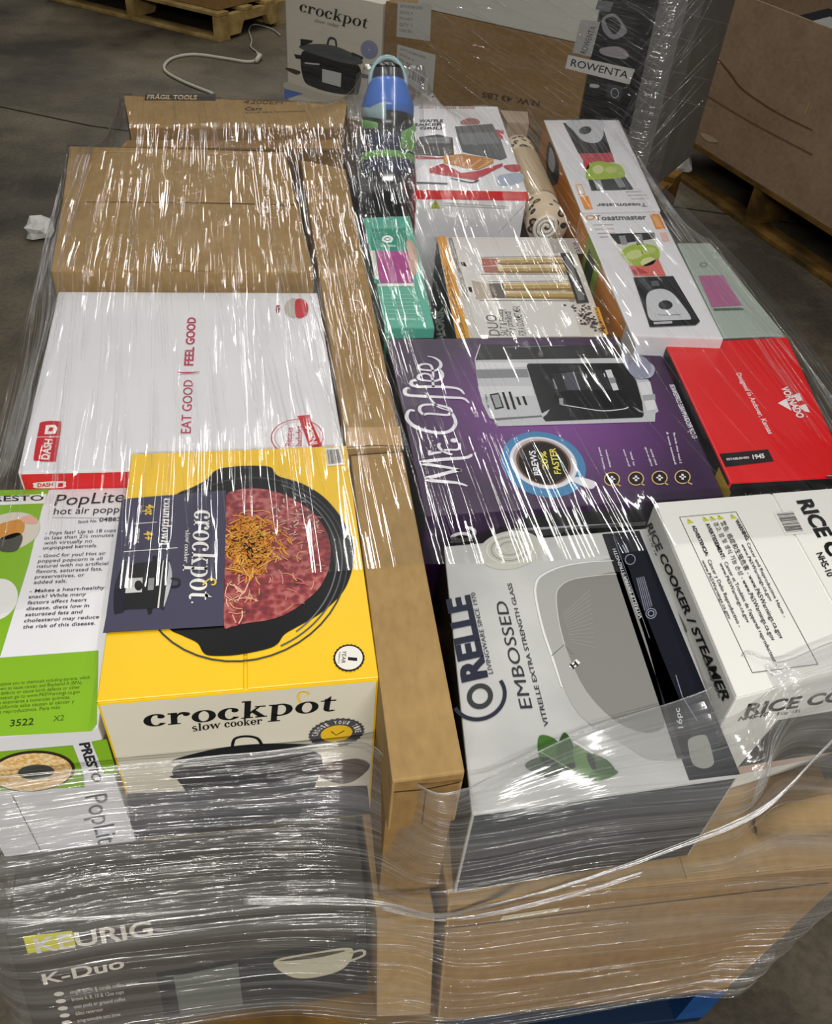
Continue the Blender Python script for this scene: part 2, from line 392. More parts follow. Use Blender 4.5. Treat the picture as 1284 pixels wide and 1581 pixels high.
low = Carton('kraft_carton','narrow plain kraft carton standing low between dark brewer box and wide kraft carton','box',
    [(.096,.402),(.168,.40),(.168,.90),(.096,.90)], .345, .19, [KRAFT]*5, base=[(.096,.354),(.168,.346),(.168,.90),(.096,.90)])
big = Carton('kraft_carton','wide kraft carton at bottom front, its taped lid showing below the dinnerware box','box',
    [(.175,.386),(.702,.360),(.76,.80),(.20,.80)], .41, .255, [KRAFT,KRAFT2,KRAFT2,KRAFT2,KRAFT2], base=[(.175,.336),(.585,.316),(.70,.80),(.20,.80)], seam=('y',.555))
pr = Print(big,'front','tape_patch'); pr.poly([(.075,-.045),(.145,-.038),(.146,-.029),(.076,-.035)], mat('clear_tape','#cfc3a4',.2,.6),1); pr.line([(0,-.05),(.2,-.043),(.5,-.036)],.002,DARKGAP,1); pr.done()
Carton('kraft_carton','large kraft carton in the bottom tier, rear left under the two brown boxes','box',[(-.345,.95),(.10,.95),(.10,2.3),(-.36,2.3)],.345,.195,[KRAFT2]*5)
Carton('kraft_carton','large kraft carton in the bottom tier, rear right under the blender boxes','box',[(.21,.86),(.80,.86),(.90,2.3),(.21,2.3)],.345,.195,[KRAFT2]*5)
bundle = thing('kraft_bundle',(.68,.42,.41),'rounded bundle of crumpled kraft paper at right, on the lid of the wide kraft carton','paper bundle')
bm = bmesh.new()
tube(bm,[(-.10,.0,.03),(-.06,-.005,.045),(0,0,.052),(.05,.01,.055),(.085,.02,.05)],[.012,.024,.03,.034,.026],14)
for v in bm.verts: v.co += Vector((random.uniform(-1,1),random.uniform(-1,1),random.uniform(-1,1)))*.003; v.co.z -= .016
mesh_obj('paper_wrap',bm,KRAFT,bundle,True)

# ---------------------------------------------------------------- slow cooker carton (front left, yellow lid)
ck = Carton('slow_cooker_box','cream slow cooker carton with yellow lid picturing a black pot of chili','box', [(-0.1887,0.545),(0.1062,0.5398),(0.1172,0.9516),(-0.182,0.9581)], .65, .304,
    [YELLOW,OFFWHITE,OFFWHITE,OFFWHITE,OFFWHITE], seam=('y',.515))
BK = ink('#131416',.35); NAVY = ink('#454358'); CREAM = ink('#ece9e2'); GOLD = ink('#e8c544')
def chili_mat():
    m = bpy.data.materials.new('chili_print'); m.use_nodes = True; t,n,l = nt(m); b = n['Principled BSDF']
    tc = n.new('ShaderNodeTexCoord'); v = n.new('ShaderNodeTexVoronoi'); v.inputs['Scale'].default_value = 130
    no = n.new('ShaderNodeTexNoise'); no.inputs['Scale'].default_value = 70; no.inputs['Detail'].default_value = 6
    l.new(tc.outputs['Object'], v.inputs['Vector']); l.new(tc.outputs['Object'], no.inputs['Vector'])
    ad = n.new('ShaderNodeMath'); ad.operation = 'MULTIPLY_ADD'; ad.inputs[1].default_value = .45; l.new(v.outputs['Distance'], ad.inputs[0]); l.new(no.outputs['Fac'], ad.inputs[2])
    r = n.new('ShaderNodeValToRGB'); cr = r.color_ramp
    cr.elements[0].position = .38; cr.elements[0].color = lin('#3d0f12'); cr.elements[1].position = .92; cr.elements[1].color = lin('#b0605a')
    e = cr.elements.new(.55); e.color = lin('#6c121a'); e = cr.elements.new(.72); e.color = lin('#8f2027')
    l.new(ad.outputs[0], r.inputs['Fac']); l.new(r.outputs['Color'], b.inputs['Base Color']); b.inputs['Roughness'].default_value = .4
    return m
pr = Print(ck,'top','printed_picture')
pr.smooth([(0.062,0.3159),(0.0846,0.3337),(0.1026,0.3484),(0.1157,0.368),(0.1418,0.3739),(0.1714,0.3729),(0.1896,0.3678),(0.1988,0.3489),(0.2292,0.3313),(0.2567,0.3017),(0.2759,0.2618),(0.2865,0.2243),(0.2879,0.1978),(0.2821,0.1647),(0.2703,0.1336),(0.2539,0.112),(0.2328,0.0935),(0.2098,0.0795),(0.1957,0.0703),(0.1872,0.0573),(0.1737,0.0511),(0.142,0.0466),(0.1159,0.0483),(0.1067,0.0536),(0.0998,0.0678),(0.0835,0.0798),(0.067,0.0936),(0.0595,0.1306),(0.052,0.253)], BK, 1, 5)
pr.ring([(0.1536,0.1927),(0.2792,0.19),(0.1596,0.3492)], .985, ink('#3b3e42'), 2)
pr.ring([(0.1536,0.1927),(0.2726,0.1906),(0.1595,0.3416)], .985, ink('#55585c'), 2, a0=-1.2, a1=1.2)
pr.ring([(0.1536,0.1927),(0.2659,0.1912),(0.1595,0.335)], .985, ink('#6a6d70'), 2, a0=-1.0, a1=1.0)
CH = chili_mat()
pr.smooth([(0.128,0.3093),(0.1418,0.3229),(0.1674,0.3244),(0.1929,0.3165),(0.2208,0.2947),(0.2416,0.2692),(0.2549,0.2359),(0.2586,0.2047),(0.2544,0.1713),(0.2418,0.1402),(0.2231,0.1187),(0.2026,0.102),(0.1802,0.0932),(0.1528,0.0905),(0.1366,0.0868),(0.1285,0.0911),(0.1283,0.1625),(0.1283,0.2465)], CH, 3, 5)
rnd = random.Random(11)
def shred_region(pr, c3, n, mats, L0, ln, wd, bias=1.0):
    c,a,b = [np.array(p) for p in c3]
    for i in range(n):
        t = rnd.uniform(0,2*math.pi); q = rnd.random()**bias
        p = c+((a-c)*math.cos(t)+(b-c)*math.sin(t))*q
        an = rnd.uniform(0,math.pi); d = np.array([math.cos(an),math.sin(an)])*ln*rnd.uniform(.5,1.2); k = np.array([-d[1],d[0]])*rnd.uniform(-.35,.35)
        pr.line([p-d/2,p+k*.6,p+d/2], wd*rnd.uniform(.7,1.2), rnd.choice(mats), L0+rnd.randint(0,3), 2)
OR = [ink('#e09a2c'),ink('#d68a24'),ink('#c87822'),ink('#eab254')]
shred_region(pr, [(0.1567,0.2135),(0.182,0.2113),(0.1572,0.2668)], 330, OR, 4, .022, .0018, .7)
shred_region(pr, [(0.1689,0.2298),(0.211,0.2219),(0.1729,0.2771)], 90, OR, 5, .02, .0016, .8)
shred_region(pr, [(0.2191,0.2617),(0.2525,0.2452),(0.2211,0.2996)], 46, [ink('#d9c0b4'),ink('#c9a79a')], 5, .008, .0014, .6)
shred_region(pr, [(0.2057,0.1716),(0.2444,0.1763),(0.1998,0.1023)], 40, [ink('#d3a06a'),ink('#c99484'),ink('#b9766b')], 5, .015, .0013, .6)
shred_region(pr, [(0.1475,0.1297),(0.1643,0.1281),(0.1474,0.0928)], 24, [ink('#d39a76'),ink('#e0b69a')], 5, .02, .0014, .6)
pr.poly([(-0.0038,0.3148),(0.1291,0.3224),(0.128,0.0883),(-0.0027,0.0908),(-0.0019,0.1146)], NAVY, 9)
pr.done()
pr = Print(ck,'top','lettering', lift=.0027)
pr.serif('crockpot', [(0.0897,0.286),(0.0888,0.1311),(0.1089,0.2831)], CREAM, 2)
pr.dot([(0.0924,0.1265)][0], .0012, CREAM)
pr.line([(0.1037,0.1519),(0.1076,0.158),(0.1122,0.1617),(0.117,0.1596),(0.1185,0.1554),(0.1165,0.1515),(0.1136,0.1526)], .0022, GOLD, 3, 4)
pr.serif('countdown', [(0.0495,0.3115),(0.0509,0.2244),(0.057,0.3101)], CREAM, 2)
pr.serif('slow', [(0.0798,0.2484),(0.0799,0.2263),(0.0836,0.2478)], CREAM, 2); pr.serif('cooker', [(0.08,0.2236),(0.0804,0.1917),(0.0837,0.2227)], CREAM, 2)
pr.text('4qt', [(0.0278,0.3017),(0.0281,0.2814),(0.0387,0.2999)], GOLD, 2, .02); pr.text('OVAL', [(0.0179,0.3002),(0.0189,0.2827),(0.0227,0.2994)], CREAM, 2)
pr.text('4+', [(0.0292,0.2514),(0.0298,0.2351),(0.0403,0.2496)], GOLD, 2, .02); pr.text('PEOPLE', [(0.0181,0.2566),(0.0188,0.2316),(0.0236,0.2554)], CREAM, 2)
pr.line([(0.0161,0.2658),(0.0435,0.2667)], .0011, CREAM); pr.line([(0.0078,0.2167),(0.0714,0.2181)], .0011, CREAM)
# printed cooker
pr.smooth([(0.0094,0.196),(0.0152,0.1963),(0.0173,0.1607),(0.0179,0.1232),(0.0112,0.1178),(0.0059,0.1213),(0.0029,0.1621)], ink('#20202a'), 1)
pr.poly([(0.0171,0.1945),(0.0375,0.1969),(0.0564,0.1978),(0.0565,0.1218),(0.0163,0.1226),(0.0136,0.1823)], BK, 2)
pr.poly([(0.0552,0.197),(0.0566,0.1969),(0.0556,0.1211),(0.0537,0.1213)], ink('#d9d8d4'), 3)
pr.poly([(0.0568,0.196),(0.0634,0.1989),(0.0612,0.1175),(0.0559,0.1218)], ink('#2a2b2c'), 3)
pr.smooth([(0.0625,0.1947),(0.0671,0.1758),(0.0668,0.1545),(0.0619,0.1251),(0.0607,0.1268),(0.0617,0.1566),(0.0627,0.1795)], ink('#b9bbbd'), 4)
pr.line([(0.0662,0.1659),(0.0741,0.1644),(0.0766,0.1593),(0.0746,0.153),(0.0666,0.1529)], .0028, BK, 4, 4)
pr.poly([(0.0158,0.1709),(0.0339,0.1706),(0.0346,0.1472),(0.016,0.1474)], ink('#c7c8c4'), 4)
pr.ell([(0.0301,0.158),(0.0294,0.1661),(0.0255,0.1584)], BK, 5)
pr.poly([(0.0407,0.1688),(0.0474,0.169),(0.0476,0.1496),(0.041,0.1496)], ink('#8f9190'), 4)
pr.poly([(0.0435,0.1955),(0.0423,0.2042),(0.0444,0.2074),(0.0489,0.2036),(0.0482,0.1959)], BK, 3); pr.poly([(0.0419,0.1217),(0.0442,0.1131),(0.0475,0.1135),(0.0487,0.1215)], BK, 3)
pr.done()
pr = Print(ck,'top','barcode', lift=.0008); barcode(pr, [(0.2671,0.4048),(0.2887,0.4056),(0.2914,0.3669),(0.2674,0.3644)]); pr.done()
pr = Print(ck,'top','warranty_seal', lift=.0008)
SC = [(0.2649,0.03),(0.282,0.0282),(0.2672,0.0485)]
pr.ring(SC, 0.0, BK, 1, 48, wob=.03); pr.ell([SC[0],tuple(np.array(SC[0])*.12+np.array(SC[1])*.88),tuple(np.array(SC[0])*.12+np.array(SC[2])*.88)], ink('#e6e2d8'), 2)
pr.text('1', [(0.2644,0.0307),(0.264,0.0264),(0.2734,0.0288)], BK, 3, .04); pr.text('YEAR', [(0.2588,0.0404),(0.2557,0.0233),(0.2631,0.0393)], BK, 3); pr.text('WARRANTY', [(0.255,0.0394),(0.2519,0.023),(0.2565,0.0389)], BK, 3)
pr.done()
pr = Print(ck,'front','lettering')
pr.serif('crockpot', [(0.0406,-0.0504),(0.2473,-0.0531),(0.0426,-0.0293)], BK, 2)
pr.line([(0.2085,-0.0316),(0.2065,-0.0207),(0.2101,-0.0127),(0.2156,-0.0136),(0.2183,-0.0178)], .0026, GOLD, 3, 4)
pr.serif('slow', [(0.0896,-0.0678),(0.1204,-0.0659),(0.0903,-0.0583)], BK, 2); pr.serif('cooker', [(0.1246,-0.0656),(0.166,-0.0655),(0.125,-0.0566)], BK, 2)
pr.done()
pr = Print(ck,'front','printed_picture')
pr.smooth([(0.0698,-0.1312),(0.2218,-0.1319),(0.2204,-0.2271),(0.209,-0.3186),(0.0741,-0.3001),(0.0683,-0.1948)], BK, 1)
pr.smooth([(0.0623,-0.1215),(0.114,-0.1066),(0.1661,-0.1064),(0.2249,-0.1192),(0.2218,-0.1264),(0.1646,-0.1353),(0.0771,-0.1298)], ink('#26282b'), 2)
pr.line([(0.0722,-0.135),(0.1468,-0.1347),(0.2202,-0.1316)], .0028, ink('#c9c9c6'), 3, 3)
pr.line([(0.1299,-0.1058),(0.1339,-0.09),(0.1464,-0.087),(0.1587,-0.0933),(0.1631,-0.108)], .0035, BK, 3, 4)
pr.poly([(0.0538,-0.1552),(0.0734,-0.1499),(0.0737,-0.1604),(0.0575,-0.1606)], BK, 2); pr.smooth([(0.2212,-0.1721),(0.2711,-0.1583),(0.2906,-0.1797),(0.2689,-0.212),(0.2431,-0.2067)], ink('#4b3a2c'), 1)
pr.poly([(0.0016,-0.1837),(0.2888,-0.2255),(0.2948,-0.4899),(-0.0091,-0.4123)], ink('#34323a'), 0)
pr.done()
pr = Print(ck,'front','timer_badge'); SB = [(0.249,-0.0985),(0.2808,-0.0986),(0.25,-0.0693)]
pr.ring(SB, .55, ink('#4a4a4c'), 3, 60, wob=.035); pr.ell([SB[0],tuple(np.array(SB[0])*.42+np.array(SB[1])*.58),tuple(np.array(SB[0])*.42+np.array(SB[2])*.58)], ink('#e0b62a'), 4)
pr.line([(0.243,-0.0932),(0.2484,-0.1016),(0.2579,-0.0936)], .0014, BK, 5)
for i,ch in enumerate('CHOOSE YOUR TIME'):
    t = math.pi*(.98-.062*i*1.05)
    c,a,b = [np.array(p) for p in SB]; q = lambda r,t: c+((a-c)*math.cos(t)+(b-c)*math.sin(t))*r
    if ch != ' ': pr.text(ch, (q(.68,t+.07),q(.68,t-.07),q(.9,t+.07)), CREAM, 5, .02)
pr.done()

# ---------------------------------------------------------------- popcorn popper carton (far left)
pp = Carton('popcorn_popper_box','white and green hot air popcorn popper carton at left beside the yellow lid','box', [(-0.3508,0.5446),(-0.1931,0.5429),(-0.1917,0.9336),(-0.3815,0.9446)], .61, .26,
    [WHITE,WHITE,WHITE,WHITE,WHITE])
GREEN = ink('#7fae22'); TXT = ink('#2b2b2d')
pr = Print(pp,'top','green_panel')
pr.poly([(-0.0346,0.3987),(0.0505,0.3943),(0.0469,0.3548),(0.0471,0.2505),(0.0401,0.1056),(-0.0066,0.1061)], GREEN, 1)
pr.poly([(-0.0066,0.1045),(0.1466,0.1026),(0.1557,0.0023),(0.1515,-0.0053),(0.0042,0.0024)], GREEN, 1)
pr.poly([(-0.0333,0.3843),(0.0488,0.3841),(0.0496,0.3645),(-0.0316,0.3666)], ink('#e2e2e2'), 2)
pr.ell([(0.0138,0.3131),(0.0507,0.316),(0.0104,0.3498)], ink('#cfc8ba'), 2); pr.ell([(0.02,0.1942),(0.0439,0.1957),(0.0155,0.2283)], ink('#dddcd8'), 2)
pr.smooth([(-0.0043,0.3241),(0.0244,0.3341),(0.0307,0.3085),(0.0085,0.2983)], ink('#c88a3c'), 3); pr.smooth([(0.001,0.296),(0.0225,0.3092),(0.0322,0.2991),(0.0283,0.2755),(0.0084,0.2774)], ink('#4b4a42'), 3)
pr.smooth([(0.0238,0.3374),(0.0355,0.3412),(0.0441,0.3324),(0.0443,0.3244),(0.0296,0.3273)], ink('#dba692'), 4)
pr.done()
pr = Print(pp,'top','lettering')
pr.text('PRESTO', [(-0.0299,0.3747),(0.0472,0.3704),(-0.0316,0.3855)], TXT, 3, .02)
pr.text('PopLite', [(0.062,0.3584),(0.1524,0.359),(0.0635,0.3808)], TXT, 2); pr.text('hot air popper', [(0.0635,0.3409),(0.1639,0.3373),(0.0637,0.354)], TXT, 2)
pr.line([(0.0629,0.3352),(0.1521,0.326)], .0007, ink('#8c8c8c')); pr.text('Stock No.', [(0.0973,0.3206),(0.1216,0.321),(0.0972,0.3264)], TXT, 2); pr.text('04863', [(0.1242,0.3214),(0.1515,0.3209),(0.124,0.3291)], TXT, 2, .01)
rows = [('- Pops fast! Up to 18 cups',.98),('in less than 2½ minutes',.95),('with virtually no',.66),('unpopped kernels.',.74)]
pr.lines(rows, [(0.0589,0.3022),(0.1492,0.3001),(0.0604,0.2749),(0.059,0.3084)], TXT, 2)
rows = [('- Good for you! Hot air',.94),('popped popcorn is all',.90),('natural with no artificial',.99),('flavors, saturated fats,',.92),('preservatives, or',.68),('added salt.',.45)]
pr.lines(rows, [(0.0578,0.261),(0.144,0.258),(0.0586,0.2152),(0.0579,0.2668)], TXT, 2)
rows = [('- Makes a heart-healthy',1.0),('snack! While many',.76),('factors affect heart',.78),('disease, diets low in',.82),('saturated fats and',.74),('cholesterol may reduce',.97),('the risk of this disease.',.93)]
pr.lines(rows, [(0.0561,0.2011),(0.1433,0.1985),(0.0577,0.1444),(0.0564,0.2065)], TXT, 2, bold=.004)
rows = [('can expose you to chemicals including styrene, which',1.0),('is known to cause cancer, and Bisphenol A (BPA),',.92),('birth defects or cause birth defects or other',.9),('information go to www.P65Warnings.ca.gov',.9),('puede exponerse a sustancias químicas,',.8),('de California sabe causan el cáncer y',.84),('daños reproductivos. Para más',.7)]
pr.lines(rows, [(0.0375,0.0648),(0.1421,0.0635),(0.0421,0.0279),(0.037,0.0692)], ink('#3f5a12'), 2)
pr.text('3522', [(0.0674,0.0103),(0.0911,0.0099),(0.0669,0.0185)], ink('#28340c'), 2, .01); pr.text('X2', [(0.1106,0.0113),(0.1213,0.0117),(0.1104,0.0183)], ink('#3f5a12'), 2)
pr.done()
pr = Print(pp,'front','printed_picture')
pr.poly([(0.0216,-0.0268),(0.1259,-0.0293),(0.1262,-0.0866),(0.1219,-0.1162),(0.0017,-0.1001)], GREEN, 1)
pr.poly([(0.1458,-0.026),(0.1619,-0.0235),(0.1614,-0.0954),(0.1474,-0.0924)], GREEN, 1)
pr.ell([(0.0754,-0.0721),(0.1187,-0.0786),(0.0871,-0.0314)], ink('#33291c'), 2); pr.ell([(0.0752,-0.0733),(0.1154,-0.0792),(0.0858,-0.0359)], mat('popped_corn','#d8a04a',.6,.2,vscale=260,hex2='#f0dcae'), 3)
pr.ell([(0.0791,-0.0729),(0.0975,-0.0755),(0.083,-0.0581)], ink('#4a4c48'), 4)
pr.poly([(-0.0418,-0.2601),(0.0133,-0.2707),(0.0289,-0.2971),(0.0238,-0.3201),(-0.0555,-0.3105)], ink('#a8403a'), 2)
pr.smooth([(0.1005,-0.2766),(0.109,-0.2789),(0.1121,-0.3036),(0.1074,-0.3216),(0.1,-0.3124)], ink('#b0302c'), 2); pr.done()
pr = Print(pp,'front','lettering'); pr.text('PRESTO', [(0.1331,-0.0271),(0.1328,-0.1078),(0.1433,-0.0262)], TXT, 2, .03); pr.text('PopLite', [(0.118,-0.1373),(0.1109,-0.2761),(0.143,-0.1332)], ink('#55585a'), 2)
pr.line([(0.0434,-0.1162),(0.0441,-0.2577)], .0009, ink('#6a6a5c'), 2)
pr.done()

# ---------------------------------------------------------------- griddle carton (white lid, red front)
da = Carton('griddle_box','flat white griddle carton with red front edge and pink lettering on its lid','box', [(-0.3306,0.9414),(0.1136,0.9183),(0.1163,1.4245),(-0.3433,1.4491)], .64, .295,
    [WHITE,REDC,WHITE,WHITE,WHITE])
PINK = ink('#b8284c'); RED = ink('#c4202e')
pr = Print(da,'top','lettering')
pr.text('EAT GOOD', [(0.2225,0.0804),(0.2159,0.2184),(0.2084,0.0808)], PINK, 2); pr.text('FEEL GOOD', [(0.2129,0.2607),(0.2068,0.4135),(0.1991,0.2609)], PINK, 2, .025)
pr.line([(0.1901,0.2413),(0.2051,0.2395),(0.2252,0.2424)], [.0006,.004,.0006], PINK, 2, 3); pr.line([(0.1928,0.2348),(0.2242,0.2367)], .0007, PINK)
pr.done()
pr = Print(da,'top','dash_badge')
pr.smooth([(0.0092,0.1139),(0.0312,0.1154),(0.0378,0.1049),(0.0449,0.0298),(0.0427,0.0218),(0.02,0.0238),(0.0143,0.034),(0.0082,0.099)], RED, 1, 4)
pr.text('DASH', [(0.0352,0.0258),(0.0319,0.0717),(0.0253,0.0274)], CREAM, 2, .03); pr.line([(0.0101,0.0776),(0.0407,0.078)], .0012, CREAM, 2)
pr.poly([(0.0188,0.0839),(0.0166,0.1055),(0.0289,0.1065),(0.0344,0.0982),(0.0333,0.0848)], CREAM, 2); pr.poly([(0.0222,0.0905),(0.0228,0.0999),(0.0282,0.0997),(0.0284,0.0903)], RED, 3)
pr.done()
pr = Print(da,'top','recipe_stamp')
pr.ring([(0.3763,0.0675),(0.4147,0.0663),(0.3783,0.1107)], .965, RED, 1); pr.ring([(0.3763,0.0675),(0.4093,0.0664),(0.3782,0.1043)], .985, RED, 1)
pr.text('Recipes', [(0.3669,0.0463),(0.37,0.0897),(0.358,0.0466)], PINK, 2, .01); pr.text('Included', [(0.3824,0.0458),(0.3842,0.0921),(0.373,0.0461)], PINK, 2, .01)
pr.poly([(0.3771,0.118),(0.3959,0.1211),(0.3972,0.1073),(0.4118,0.0448),(0.3933,0.0414),(0.3803,0.1057)], RED, 3); pr.text('INSIDE', [(0.4054,0.049),(0.3969,0.0946),(0.3967,0.0466)], CREAM, 4, .02); pr.done()
pr = Print(da,'top','printed_picture'); pr.smooth([(0.3618,0.4621),(0.3722,0.4809),(0.3814,0.4778),(0.3803,0.4166),(0.3689,0.4166),(0.3606,0.4335)], ink('#b9b3a8'), 1); pr.smooth([(0.3797,0.4726),(0.3927,0.48),(0.4024,0.4571),(0.3989,0.4216),(0.3813,0.4136)], RED, 2); pr.ell([(0.3486,0.4446),(0.3526,0.4446),(0.3492,0.462)], ink('#7c2430'), 1); pr.done()
pr = Print(da,'front','lettering'); pr.smooth([(0.019,-0.0175),(0.0562,-0.0162),(0.0577,-0.0219),(0.0538,-0.0279),(0.0178,-0.0277),(0.016,-0.0225)], CREAM, 1, 3); pr.text('DASH', [(0.0201,-0.0257),(0.0407,-0.0249),(0.0216,-0.0191)], RED, 2, .03); pr.line([(0.0455,-0.0179),(0.0431,-0.0275)], .0008, RED, 2); pr.poly([(0.0466,-0.0266),(0.0489,-0.0195),(0.0545,-0.0192),(0.0553,-0.0223),(0.0523,-0.0263)], RED, 2); pr.done()

# ---------------------------------------------------------------- plain kraft cartons (rear left) and the centre strips
ka = Carton('kraft_carton','plain kraft carton behind the white griddle carton, its taped front edge showing','box', [(-0.3527,1.469),(0.1114,1.4475),(0.1038,1.7665),(-0.371,1.7723)], .67, .325, [KRAFT]*5)
pr = Print(ka,'top','crease'); pr.line([(.19,.004),(.24,.001),(.30,.003)], [.0006,.0016,.0006], DARKGAP, 1); pr.line([(.01,.30),(.2,.305),(.44,.302)],[.002,.004,.005],DARKGAP,1); pr.done()
kb = Carton('kraft_carton','plain kraft carton with rear flap edge, second behind the white griddle carton','box', [(-0.3714,1.7755),(0.1027,1.7699),(0.0955,2.0662),(-0.3954,2.0919)], .668, .323, [KRAFT]*5)
pr = Print(kb,'top','crease'); pr.line([(.01,.285),(.2,.28),(.46,.275)],.003,kraft_mat('kraft_pale','#cfae7c','#bd9a66'),1); pr.done()
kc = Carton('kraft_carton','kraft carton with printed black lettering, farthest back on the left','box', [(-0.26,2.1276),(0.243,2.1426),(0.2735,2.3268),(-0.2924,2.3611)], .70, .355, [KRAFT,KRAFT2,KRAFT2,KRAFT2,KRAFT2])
INKK = ink('#3a2b17')
pr = Print(kc,'top','lettering')
pr.text('4200EH', [(0.2706,0.1742),(0.3695,0.1728),(0.2753,0.2025)], INKK, 2); pr.text('Cart', [(0.271,0.1233),(0.3148,0.1243),(0.2742,0.1467)], INKK, 2, .02); pr.text('Carro para herramientas', [(0.2716,0.1004),(0.4215,0.1149),(0.2735,0.1119)], INKK, 2)
pr.poly([(0.0275,0.1953),(0.2021,0.1964),(0.2063,0.2497),(0.0297,0.2477)], ink('#17140f'), 1); pr.text('FRÁGIL TOOLS', [(0.0333,0.2034),(0.1552,0.203),(0.0349,0.2357)], ink('#cbb58c'), 2, .02)
pr.done()
flap = thing('cardboard_flap',(-.01,2.10,.667),'loose folded kraft flap lying in the gap before the farthest kraft carton','cardboard')
bm = bmesh.new(); add_hexa(bm,[Vector(p) for p in ((-.27,-.015,-.001),(.24,-.018,-.001),(.25,.02,-.004),(-.26,.018,-.006))],[Vector(p) for p in ((-.27,-.015,.003),(.24,-.018,.004),(.25,.02,.012),(-.26,.018,.006))]); mesh_obj('card_sheet',bm,KRAFT2,flap)
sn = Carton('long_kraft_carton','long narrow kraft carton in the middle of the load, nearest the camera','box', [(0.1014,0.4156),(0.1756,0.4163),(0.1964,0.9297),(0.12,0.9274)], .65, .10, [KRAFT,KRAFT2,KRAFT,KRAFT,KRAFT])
pr = Print(sn,'front','end_crease'); pr.line([(.003,-.02),(.035,-.023),(.07,-.018)],.0018,DARKGAP,1); pr.line([(.036,-.023),(.037,-.095)],.0012,DARKGAP,1); pr.done()
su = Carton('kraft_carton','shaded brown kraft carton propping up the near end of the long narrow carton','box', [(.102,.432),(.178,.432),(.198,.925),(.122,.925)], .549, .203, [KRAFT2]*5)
sf = Carton('long_kraft_carton','long narrow kraft carton in the middle, the farther of the two end to end','box', [(0.1168,0.9396),(0.1964,0.9357),(0.2328,2.0031),(0.1314,2.0593)], .652, .307, [KRAFT]*5)
pr = Print(sf,'top','packing_tape'); pr.poly([(.0,.0),(.079,.0),(.082,.05),(.004,.05)], TAPE, 1); pr.line([(.0,.003),(.04,.006),(.079,.002)],.002,DARKGAP,2); pr.poly([(-.012,.53),(.066,.533),(.065,.56),(-.012,.557)], TAPE, 1); pr.done()

# ---------------------------------------------------------------- coffee maker carton (purple)
def purple_mat():
    m = bpy.data.materials.new('purple_print'); m.use_nodes = True; t,n,l = nt(m); b = n['Principled BSDF']
    tc = n.new('ShaderNodeTexCoord'); mp = n.new('ShaderNodeMapping'); mp.inputs['Location'].default_value = (-.02,-.02,0); mp.inputs['Scale'].default_value = (4.2,4.2,0)
    g = n.new('ShaderNodeTexGradient'); g.gradient_type = 'SPHERICAL'; l.new(tc.outputs['Object'], mp.inputs['Vector']); l.new(mp.outputs['Vector'], g.inputs['Vector'])
    r = n.new('ShaderNodeValToRGB'); r.color_ramp.elements[0].color = lin('#33163f'); r.color_ramp.elements[1].color = lin('#7d3a92'); r.color_ramp.elements[1].position = .9
    l.new(g.outputs['Fac'], r.inputs['Fac']); l.new(r.outputs['Color'], b.inputs['Base Color']); b.inputs['Roughness'].default_value = .35; b.inputs['Specular IOR Level'].default_value = .4
    return m
PUR = purple_mat(); DPUR = mat('dark_purple_card','#371a44',.35,.4)
cf = Carton('coffee_maker_box','purple coffee maker carton with white script lettering and a blue saucer picture','box', [(0.2151,0.8329),(0.669,0.832),(0.7387,1.2845),(0.2304,1.3047)], .61, .264, [PUR,DPUR,BLACKC,DPUR,DPUR])
SIL = ink('#c3c4c8',.3); SIL2 = ink('#9b9da2',.3); CHK = ink('#2c2c2e',.3); WH = ink('#eceaf0')
pr = Print(cf,'top','lettering')
ww = .0075
def scr(P, w=ww): pr.line(P, [k*.74 for k in (w if isinstance(w,list) else [w]*len(P))], WH, 2, 5)
scr([(0.0722,0.0573),(0.0604,0.0648),(0.0436,0.0693),(0.0247,0.0734),(0.0142,0.0779)], [.004,.007,.009,.010,.010]); scr([(0.0144,0.0794),(0.0348,0.0851),(0.0539,0.0909),(0.0706,0.094)], [.010,.010,.009,.009]); scr([(0.0703,0.0925),(0.0558,0.1),(0.0333,0.1081),(0.0125,0.1152)], [.009,.008,.009,.010]); scr([(0.0117,0.1162),(0.0356,0.1204),(0.0602,0.1214),(0.0807,0.1219),(0.0916,0.1251),(0.0948,0.1302)], [.010,.010,.010,.009,.007,.005])
scr([(0.0324,0.1446),(0.0307,0.1351),(0.0389,0.1376),(0.0492,0.1383)], [.005,.007,.007,.006]); scr([(0.0652,0.1312),(0.0553,0.1378),(0.0498,0.1463),(0.0483,0.1546),(0.0516,0.1609)], [.006,.007,.007,.007,.006]); scr([(0.0522,0.1429),(0.0647,0.1435),(0.0748,0.1426),(0.0802,0.1487),(0.0823,0.1584)], [.006,.006,.006,.006,.004]); pr.dot([(0.0748,0.1656)][0], .0055, WH, 2)
scr([(0.0269,0.2474),(0.0191,0.2498),(0.0124,0.2377),(0.0115,0.2237),(0.0201,0.2056),(0.0368,0.1933),(0.0566,0.1863),(0.0744,0.191),(0.0859,0.2073),(0.0878,0.2248),(0.0854,0.2394)], [.007,.007,.008,.009,.010,.010,.010,.009,.008,.007,.007])
scr([(0.0392,0.2357),(0.0351,0.2486),(0.0405,0.2609),(0.0562,0.2634),(0.0728,0.2585),(0.0844,0.2503),(0.0858,0.2411),(0.0786,0.2327),(0.0619,0.2357),(0.0473,0.2386),(0.0392,0.2357)], .0075)
scr([(0.0861,0.2429),(0.0678,0.2552),(0.059,0.2781),(0.0537,0.2974)], [.004,.005,.005,.004])
scr([(0.0277,0.3146),(0.0203,0.3074),(0.021,0.294),(0.0367,0.2891),(0.0668,0.2843),(0.0949,0.28),(0.1141,0.276),(0.1205,0.2624)], [.006,.008,.010,.010,.010,.009,.008,.004])
